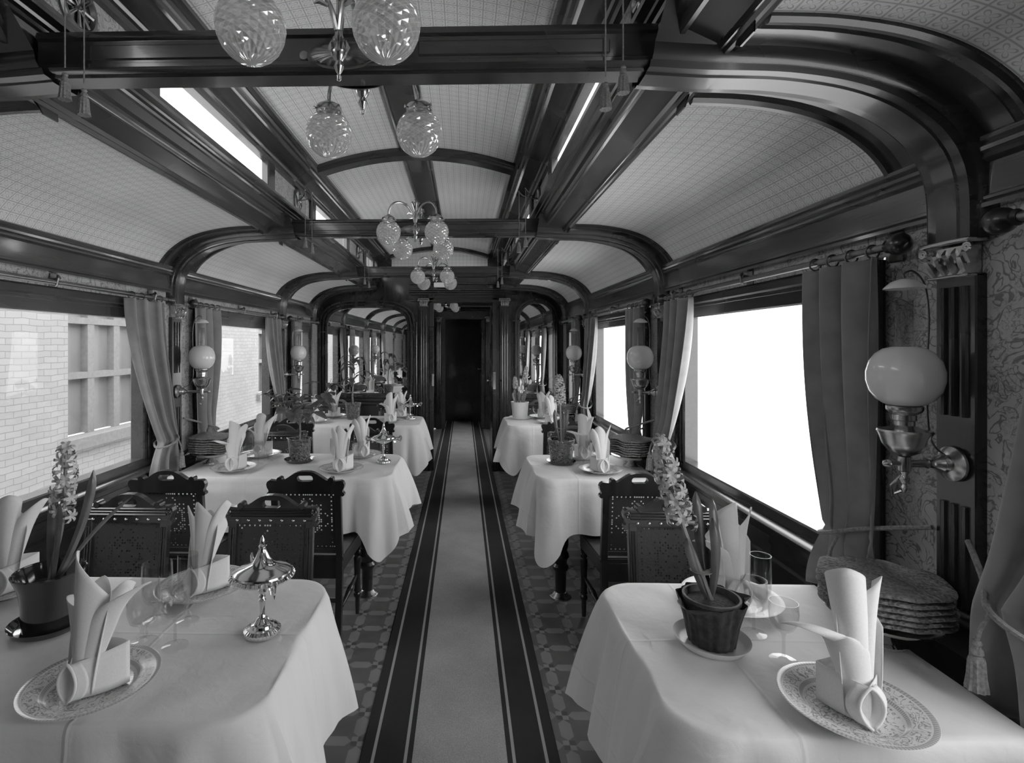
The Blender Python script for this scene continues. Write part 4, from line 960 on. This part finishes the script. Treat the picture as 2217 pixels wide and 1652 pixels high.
def curtain(s, ya, yb, ta, tb, ha, hb, hook, zt, zh, seed, lab, npl=3.1):
    rr = random.Random(seed); ph = rr.uniform(0, 6); zr = 1.681; x0 = 1.350
    wy = hook                                               # y of the pilaster the curtain is tied back to
    NV = 60
    def fn(u, v):
        z = zr + (zh - zr) * v; vt = (zr - zt) / (zr - zh)
        if v < vt:
            q = v / vt; e = q ** 1.9 * (1 - .25 * q) / .75
            a = ya + (ta - ya) * e; b = yb + (tb - yb) * e
            amp = .020 + .008 * sin(q * 3) - .006 * q; wob = .10 * sin(q * 2.5 + ph)
        else:
            q = (v - vt) / (1 - vt); e = 1 - (1 - q) ** 2
            a = ta + (ha - ta) * e; b = tb + (hb - tb) * e; amp = .012 + .016 * e; wob = .2 * q
        tt = u + .03 * sin(u * 7 + ph)
        y = a + (b - a) * u + .006 * sin(tt * npl * 2 * pi * 2 + 1)
        x = x0 - amp * sin(tt * npl * 2 * pi + ph + wob) - .004 * sin(tt * 23 + q * 4) - (.012 if v > vt else .012 * min(1, v / vt)) - .018 * math.exp(-((v - vt) / .07) ** 2) * sin(pi * u)
        return (X(s, x), y, z)
    m = MB().grid(fn, 84, NV); o = m.build('curtain', 'curtain', ang=80)
    tag(o, lab, 'curtain', 'tied-back window curtains')
    sd = o.modifiers.new('thick', 'SOLIDIFY'); sd.thickness = .002
    # cord: from a hook on the pilaster round the gathered cloth
    cy = (ta + tb) / 2; hw = abs(tb - ta) / 2 + .012
    far = tb if abs(tb - wy) > abs(ta - wy) else ta
    sg = 1 if far > wy else -1
    P = [(X(s, 1.384), wy + sg * .045, zt + .085), (X(s, 1.33), cy - sg * hw * .6, zt + .035), (X(s, 1.284), cy, zt + .005), (X(s, 1.296), cy + sg * hw * .7, zt - .02), (X(s, 1.345), cy + sg * hw, zt - .025), (X(s, 1.382), cy + sg * hw * .6, zt - .01), (X(s, 1.388), cy, zt + .01)]
    c = MB().tube(sp(P, 6), .006, 7).build('tieback_cord', 'cord', o)
    y_t = cy - sg * .01; MB().tube([(X(s, 1.282), y_t - .012, zt), (X(s, 1.272), y_t - .004, zt - .035), (X(s, 1.270), y_t, zt - .06)], .004, 6).build('tassel_cord', 'cord', c)
    tassel(c, (X(s, 1.270), y_t, zt - .10))
    for k in range(4): ring(o, (X(s, 1.352), ya + (yb - ya) * (.12 + .76 * k / 3), 1.698))
    return o
rod0 = None
def rod(s, y0, y1, lab):
    t = thing('curtain_rod', lab, 'curtain rod', (X(s, 1.352), (y0 + y1) / 2, 1.702), 0, 'curtain rods above the windows'); h = (y1 - y0) / 2
    MB().tube([(0, -h, 0), (0, h, 0)], .0105, 10).build('pole', 'dark_brass', t)
    for sg in (-1, 1):
        MB().lathe([(.012, 0), (.017, .006), (.012, .012), (.012, .016), (.024, .026), (.028, .040), (.024, .054), (.012, .064), (.0001, .068)], 18, mx=Matrix.Translation((0, sg * h, 0)) @ Matrix.Rotation(-sg * pi / 2, 4, 'X')).build('finial', 'chair_wood', t)
    for yy in (-h + .05, 0.02, h - .05) if h > .5 else (0,):
        m = MB().box(*sorted((s * .062, s * .067)), yy - .022, yy + .022, -.03, .045, ch=.002)
        m.tube([(s * .064, yy, .02), (s * .03, yy - .01, .026), (s * .006, yy - .05, .028), (-s * .010, yy - .07, .014), (-s * .006, yy - .072, -.010), (s * .002, yy - .07, -.014)], [.006, .006, .006, .0055, .005, .004], 7)
        m.build('bracket', 'dark_brass', t)
for s in (-1, 1):
    for i, p in enumerate((ST[2], ST[3])):
        rod(s, p + .14, p + 1.63, 'dark curtain rod above the %s window on the %s' % (NTH[i], SIDE[s]))
        curtain(s, p + .15, p + .45, p + .15, p + .33, p + .15, p + .39, p, .935, .74, i * 7 + s, 'dark plush curtain at the near edge of the %s window, %s' % (NTH[i], SIDE[s]))
        q = p + 1.817
        curtain(s, p + 1.28, p + 1.60, q - .28, q - .11, q - .36, q - .09, q, .935, .72, i * 7 + 3 + s, 'dark plush curtain at the far edge of the %s window, %s' % (NTH[i], SIDE[s]))
    q = ST[2]
    if s > 0: rod(s, ST[1] + .14, ST[1] + 1.63, 'dark curtain rod of the window beside the camera on the %s' % SIDE[s])
    if s > 0: curtain(s, ST[1] + 1.28, ST[1] + 1.60, q - .28, q - .11, q - .36, q - .09, q, .935, .72, 77 + s, 'dark plush curtain just before the nearest lamp pilaster, %s' % SIDE[s])
    rod(s, 4.99, 5.83, 'short curtain rod by the end bulkhead on the %s' % SIDE[s])
    curtain(s, 5.01, 5.24, 4.98, 5.14, 4.97, 5.19, ST[4], .935, .74, 40 + s, 'dark plush curtain of the narrow end window, %s' % SIDE[s], 3.2)

# ================================================================== WALL OIL LAMPS (local +x points into the carriage)
def make_lamp(lab, d):
    t = thing('wall_oil_lamp', lab, 'lamp', group='wall oil lamps with round white shades'); RY = Matrix.Rotation(pi / 2, 4, 'Y')
    MB().lathe([(.036, 0), (.040, .003), (.039, .008), (.030, .014), (.018, .018)], 28, mx=RY).build('wall_flange', 'brass', t)
    m = MB().lathe([(.017, .016), (.020, .022), (.016, .028), (.021, .034), (.016, .040), (.011, .048), (.009, .056), (.012, .062), (.009, .068), (.0085, d)], 16, mx=RY)
    m.lathe([(.012, -.016), (.013, .0), (.012, .016)], 14, (d, 0, 0)).lathe([(.001, -.016), (.010, -.018), (.006, -.026), (.010, -.034), (.008, -.042), (.004, -.048), (.007, -.055), (.003, -.064), (.0001, -.068)], 14, (d, 0, 0))
    m.lathe([(.006, .0), (.006, .022), (.010, .026), (.008, .034), (.0001, .040)], 12, mx=Matrix.Translation((d + .010, 0, 0)) @ RY); m.tube([(d, -.01, -.03), (d + .015, -.02, -.055), (d + .008, -.022, -.075), (d - .004, -.014, -.066)], .0032, 6)
    m.build('arm', 'brass', t)
    MB().lathe([(.006, .014), (.012, .018), (.030, .028), (.042, .045), (.048, .066), (.052, .074), (.050, .078), (.044, .078), (.026, .084), (.019, .088)], 32, (d, 0, 0)).build('oil_font', 'brass', t)
    MB().lathe([(.019, .086), (.019, .098), (.022, .100), (.022, .112), (.030, .118), (.034, .124), (.034, .132), (.030, .134)], 30, (d, 0, 0), mod=lambda a, q, r, z: 1 + .02 * sin(14 * a)).build('burner', 'brass', t)
    zc = .200; MB().lathe([(.031, -.066), (.040, -.063), (.054, -.052), (.066, -.034), (.072, -.010), (.072, .010), (.066, .034), (.054, .052), (.040, .063), (.024, .0675), (.023, .066)], 40, (d, 0, zc)).build('globe_shade', 'opal', t)
    MB().lathe([(.016, .20), (.018, .24), (.0165, .28), (.0165, .372), (.0155, .372), (.0155, .28)], 24, (d, 0, 0)).build('glass_chimney', 'glass', t)
    MB().lathe([(.0001, .424), (.012, .422), (.026, .416), (.038, .404), (.040, .400), (.036, .402), (.0001, .420)], 28, (d, 0, 0)).build('smoke_bell', 'opal', t)
    MB().tube(sp([(d, 0, .424), (d, 0, .436), (d - .02, 0, .440), (d - .045, 0, .41), (d - .055, 0, .33), (d - .05, 0, .20), (d - .058, 0, .06), (.012, 0, .012)], 5), .0022, 6).build('smoke_bell_wire', 'dark_brass', t)
    return t
for s in (-1, 1):
    l0 = None
    for i, p in enumerate((ST[2], ST[3], ST[4])):
        if (s, i) == (-1, 0): continue
        lab = 'brass wall oil lamp with white globe, %s pilaster on the %s' % (('nearest', 'second', 'third')[i], SIDE[s]); loc = (X(s, 1.394), p, 1.181); rz = 0 if s < 0 else pi
        if l0 is None: l0 = make_lamp(lab, .111 if s > 0 else .143); l0.location = loc; l0.rotation_euler = (0, 0, rz)
        else: dup(l0, loc, rz, lab)

# ================================================================== BEAM LAMPS (bracket on the beam face; local -y points away from the beam)
def make_bracket(lab):
    t = thing('beam_lamp_bracket', lab, 'lamp', group='two-globe brass lamps on the ceiling beams')
    RX = Matrix.Rotation(pi / 2, 4, 'X')
    m = MB().lathe([(.001, .016), (.3, .014), (.62, .010), (.86, .005), (.95, .007), (1.0, .004), (1.0, 0)], 72, mx=Matrix.Translation((0, 0, .013)) @ RX @ Matrix.Diagonal((.083, .031, 1, 1)), mod=lambda a, q, r, z: 1 + .035 * sin(18 * a) * (1 if r < .9 else 0))
    for sg in (-1, 1): m.lathe([(.001, .006), (.010, .005), (.011, 0)], 14, mx=Matrix.Translation((sg * .088, 0, .013)) @ RX)
    m.build('backplate', 'dark_brass', t)
    m = MB().lathe([(.0001, -.066), (.005, -.062), (.006, -.054), (.003, -.050), (.007, -.044), (.012, -.034), (.008, -.022), (.014, -.014), (.018, -.004), (.016, .010), (.010, .018), (.013, .026), (.009, .036), (.007, .060), (.010, .075), (.006, .085), (.005, .13), (.0001, .15)], 16, (0, -.040, 0))
    m.tube([(0, -.012, .002), (0, -.040, .002)], .008, 8)
    for k in range(5):
        a = k * 2 * pi / 5; m.tube([(0, -.04, .10), (.012 * cos(a), -.04 + .012 * sin(a), .14), (.022 * cos(a), -.04 + .022 * sin(a), .158), (.026 * cos(a), -.04 + .026 * sin(a), .150)], [.003, .005, .005, .002], 5)
    m.lathe([(.001, .150), (.007, .156), (.009, .164), (.006, .172), (.0001, .176)], 10, (0, -.04, 0))
    for k in range(6): a = k * pi / 3; m.tube([(.012 * cos(a), -.04 + .012 * sin(a), -.008), (.020 * cos(a), -.04 + .020 * sin(a), .010), (.016 * cos(a), -.04 + .016 * sin(a), .024)], [.003, .005, .002], 5)
    m.build('stem', 'brass', t)
    for s in (-1, 1):
        P = sp([(s * .004, -.044, .045), (s * .014, -.060, .085), (s * .040, -.098, .122), (s * .075, -.146, .130), (s * .108, -.185, .112), (s * .125, -.203, .075), (s * .128, -.206, .040)], 5)
        m = MB().tube(P, [.0065 - .0015 * i / len(P) for i in range(len(P))], 8)
        m.tube([(s * .018, -.066, .085), (s * .036, -.075, .090), (s * .044, -.082, .080)], [.004, .006, .001], 5).tube([(s * .036, -.092, .116), (s * .046, -.098, .135), (s * .056, -.104, .138)], [.003, .005, .001], 5)
        m.build('arm', 'brass', t)
        m = MB().lathe([(.005, .052), (.012, .046), (.022, .040), (.032, .034), (.035, .030), (.036, .018), (.033, .018)], 28, (s * .128, -.206, 0))
        for k in range(3): a = k * 2.1 + .4; m.tube([(s * .128 + .035 * cos(a), -.206 + .035 * sin(a), .024), (s * .128 + .043 * cos(a), -.206 + .043 * sin(a), .024)], [.0025, .0045], 6)
        m.build('globe_gallery', 'brass', t)
        g_ = MB().lathe([(.030, .020), (.031, .012), (.044, .003), (.056, -.012), (.063, -.032), (.064, -.046), (.061, -.064), (.053, -.082), (.042, -.095), (.028, -.105), (.012, -.110), (.0005, -.111)], 44)
        g_.build('glass_globe', 'cut_glass', t, loc=(s * .128, -.206, 0))
    return t
b0 = None
for (y, z, rz, lab) in [(ST[2] - .046, 2.095, 0, 'two-globe cut-glass lamp on the camera side of the nearest beam, cut by the frame'), (ST[2] + .046, 2.095, pi, 'two-globe cut-glass lamp on the back of the nearest beam, seen below it'),
      (ST[3] - .046, 2.095, 0, 'two-globe cut-glass lamp on the camera side of the second beam'), (ST[3] + .046, 2.095, pi, 'two-globe cut-glass lamp on the back of the second beam, globes below it'),
      (ST[4] - .046, 2.095, 0, 'two-globe cut-glass lamp on the camera side of the third beam'), (ST[4] + .046, 2.095, pi, 'two-globe cut-glass lamp on the back of the third beam, above the white sign'),
      (8.25, 2.09, 0, 'two-globe lamp seen through the doorway, front of the vestibule beam'), (8.34, 2.09, pi, 'two-globe lamp seen through the doorway, back of the vestibule beam')]:
    if b0 is None: b0 = make_bracket(lab); b0.location = (CX, y, z)
    else: dup(b0, (CX + (.020 if rz else .004), y, z), rz, lab)

# ================================================================== CLERESTORY VENTILATORS WITH PULL CORDS
def make_vent(s, p, lab):
    t = thing('ventilator', lab, 'ventilator', (X(s, .722), p + .10, EYE + .868), 0 if s < 0 else pi, 'round clerestory ventilators with pull cords'); RY = Matrix.Rotation(pi / 2, 4, 'Y')
    MB().lathe([(.066, 0), (.068, .006), (.062, .012), (.054, .012), (.050, .006), (.048, .002)], 36, mx=RY).build('rim', 'dark_brass', t)
    m = MB().lathe([(.001, .001), (.050, .001)], 36, mx=RY)
    m.build('backing', 'dark_glaze', t); m = MB().lathe([(.001, .010), (.010, .008), (.011, .002)], 16, mx=RY)
    for k in range(8): a = k * pi / 4; m.tube([(.005, .008 * cos(a), .008 * sin(a)), (.005, .05 * cos(a), .05 * sin(a))], [.003, .006], 6)
    m.build('grille', 'brass', t)
    dy = (-1 if s < 0 else 1)
    l = MB().tube([(.008, 0, 0), (.03, dy * .02, .002), (.07, dy * .10, .0), (.102, dy * .18, .008)], .0035, 6).tube([(.008, 0, -.004), (.06, dy * .03, -.006), (.110, dy * .10, -.008), (.138, dy * .165, -.004)], .0035, 6)
    l.build('lever', 'brass', t)
    for (x, y, z1) in ((.100, dy * .172, -.285), (.135, dy * .160, -.315)):
        c = MB().tube([(x, y, .0), (x, y, z1 + .04)], .0016, 5).build('pull_cord', 'cord', t); tassel(c, (x, y, z1)); c.children[0].scale = (.72, .72, .62)
for s in (-1, 1):
    for i, p in enumerate((ST[2], ST[3], ST[4])): make_vent(s, p, 'round spoked ventilator with tasselled pull cords above the %s beam, %s' % (('nearest', 'second', 'third')[i], SIDE[s]))

# ================================================================== MIRRORS, SIGNS
def arch(x0, x1, zb, zs, zt, off=0.0, pw=2.6):
    c = (x0 + x1) / 2; a = (x1 - x0) / 2 + off; h = zt - zs + off; n = 28
    return [(x0 - off, zb - off), (x1 + off, zb - off)] + [(c + a * math.copysign(abs(cos(t)) ** (2 / pw), cos(t)), zs + h * abs(sin(t)) ** (2 / pw)) for t in [pi * k / n for k in range(n + 1)]]
def mirror(lab, x0, x1, zb, zs, zt, pw):
    t = thing('wall_mirror', lab, 'mirror', (0, YE - .001, 0), 0)
    MB().prism(arch(x0, x1, zb, zs, zt, .0, pw), -.008, -.004).build('mirror_pane', 'mirror_glass', t, smooth=False)
    m = MB().prism(arch(x0, x1, zb, zs, zt, .022, pw), -.024, 0, [arch(x0, x1, zb, zs, zt, -.004, pw)]); m.prism(arch(x0, x1, zb, zs, zt, .05, pw), -.045, 0, [arch(x0, x1, zb, zs, zt, .030, pw)])
    if x1 < 0: m.prism(arch(x0, x1, zb, zs, zt, .085, pw), -.030, 0, [arch(x0, x1, zb, zs, zt, .066, pw)])
    for xx in (x0 - .035, x1 + .035): m.box(xx - .05, xx + .05, -.05, 0, zs - .025, zs - .005, ch=.004)
    m.build('frame', 'wood_up', t, ang=30)
mirror('large mirror with flattened arch top on the end bulkhead above the farthest wide table', -1.575, -.640, .895, 1.62, 1.885, 3.2)
mirror('narrow round-arched mirror on the end bulkhead above the farthest narrow table', .645, 1.030, .895, 1.745, 1.935, 2.0)
def sign(x, y, z, w, h, lab):
    c = .008; o = MB().prism([(-w / 2 + c, -h / 2), (w / 2 - c, -h / 2), (w / 2, -h / 2 + c), (w / 2, h / 2 - c), (w / 2 - c, h / 2), (-w / 2 + c, h / 2), (-w / 2, h / 2 - c), (-w / 2, -h / 2 + c)], -.006, 0).build('sign_plate', 'sign_white', smooth=False, loc=(x, y, z)); tag(o, lab, 'sign', 'blank white plates over the doorways')
sign(-.215, YE - .052, 2.14, .24, .054, 'blank white enamel plate over the open doorway of the end bulkhead')
sign(-.165, 9.198, 2.08, .24, .054, 'blank white enamel plate over the far inner doorway, seen through the first')

# ink stamps on two napkins
def stamp_on(nap, pi_, u0, v0, sc):
    f = petal_fn(NV[nap][pi_]); h = NV[nap][pi_][4]; w = NV[nap][pi_][9] * NV[nap][pi_][7] * 2 * .75
    def P(dx, dz): return f(u0 + dx * sc / w, v0 + dz * sc / h, .0016)
    m = MB()
    for a, b in ((1, .75), (.9, .66), (.62, .40)): m.tube([P(a * cos(k * pi / 16), b * sin(k * pi / 16)) for k in range(33)], .00028, 4)
    for k in range(5): m.tube([P(-.34 + .17 * k - .05, -.1), P(-.34 + .17 * k, .12), P(-.34 + .17 * k + .05, -.1)], .0003, 4)
    for k in range(18): a = k * 2 * pi / 18; m.tube([P(.70 * cos(a), .48 * sin(a)), P(.80 * cos(a + .05), .58 * sin(a + .05))], .0003, 4)
    return m
plain('ink', .12, .8)
for o in bpy.data.objects:
    if o.get('category') == 'napkin' and o['label'].endswith('far seat of the nearest narrow table'): stamp_on(2, 1, .50, .58, .0115).build('ink_stamp', 'ink', o)
    if o.get('category') == 'napkin' and o['label'].endswith('near aisle seat of the nearest wide table'): stamp_on(0, 1, .42, .44, .0115).build('ink_stamp', 'ink', o)

# ================================================================== CAMERA, SKY, LIGHT
cam = bpy.data.cameras.new('camera'); co = bpy.data.objects.new('camera', cam); COL.objects.link(co)
co.location = (0, 0, EYE); co.rotation_euler = (pi / 2, 0, .025)
cam.sensor_width = 36; cam.lens = 36 * 1150 / 2217; cam.shift_x = (1108.5 - 974) / 2217; cam.shift_y = -(826 - 747) / 2217; cam.clip_start = .02
SC.camera = co
w = bpy.data.worlds.new('world'); SC.world = w; w.use_nodes = True; nt = w.node_tree; nt.nodes.clear()
out = nt.nodes.new('ShaderNodeOutputWorld'); bg = nt.nodes.new('ShaderNodeBackground'); tc = nt.nodes.new('ShaderNodeTexCoord'); sx = nt.nodes.new('ShaderNodeSeparateXYZ'); mr = nt.nodes.new('ShaderNodeMapRange')
nt.links.new(tc.outputs['Generated'], sx.inputs[0]); nt.links.new(sx.outputs[2], mr.inputs[0])
for i, v in enumerate((.0, .6, 7.0, 7.0)): mr.inputs[1 + i].default_value = v
nt.links.new(mr.outputs[0], bg.inputs['Strength']); nt.links.new(bg.outputs[0], out.inputs[0])
def portal(x, y, z, sx_, sy_, rot):
    l = bpy.data.lights.new('window_portal', 'AREA'); l.shape = 'RECTANGLE'; l.size = sx_; l.size_y = sy_; l.cycles.is_portal = True
    o = bpy.data.objects.new('window_portal', l); COL.objects.link(o); o.location = (x, y, z); o.rotation_euler = rot
for s in (-1, 1):
    for a, b in (WIN if s > 0 else WIN[1:]): portal(X(s, 1.50), (a + b) / 2, 1.22, .80, b - a, (0, s * pi / 2, 0))
    for k in range(1, len(cw) - 1, 2): portal(X(s, .75), (cw[k] + cw[k + 1]) / 2, EYE + .865, .17, cw[k + 1] - cw[k], (0, s * pi / 2, 0))
portal(-1.02, 7.75, 1.3, 1.0, .7, (0, -pi / 2, 0)); portal(1.02, 7.95, 1.25, .9, .7, (0, pi / 2, 0))  # portals at the added vestibule openings
try:
    SC.view_settings.view_transform = 'Standard'; SC.view_settings.look = 'None'; SC.view_settings.exposure = .12; SC.view_settings.gamma = 1.36
    SC.cycles.use_denoising = True; SC.cycles.max_bounces = 14; SC.cycles.diffuse_bounces = 7; SC.cycles.transparent_max_bounces = 24; SC.cycles.glossy_bounces = 5; SC.cycles.caustics_reflective = False; SC.cycles.caustics_refractive = False; SC.cycles.sample_clamp_indirect = 6
except Exception: pass
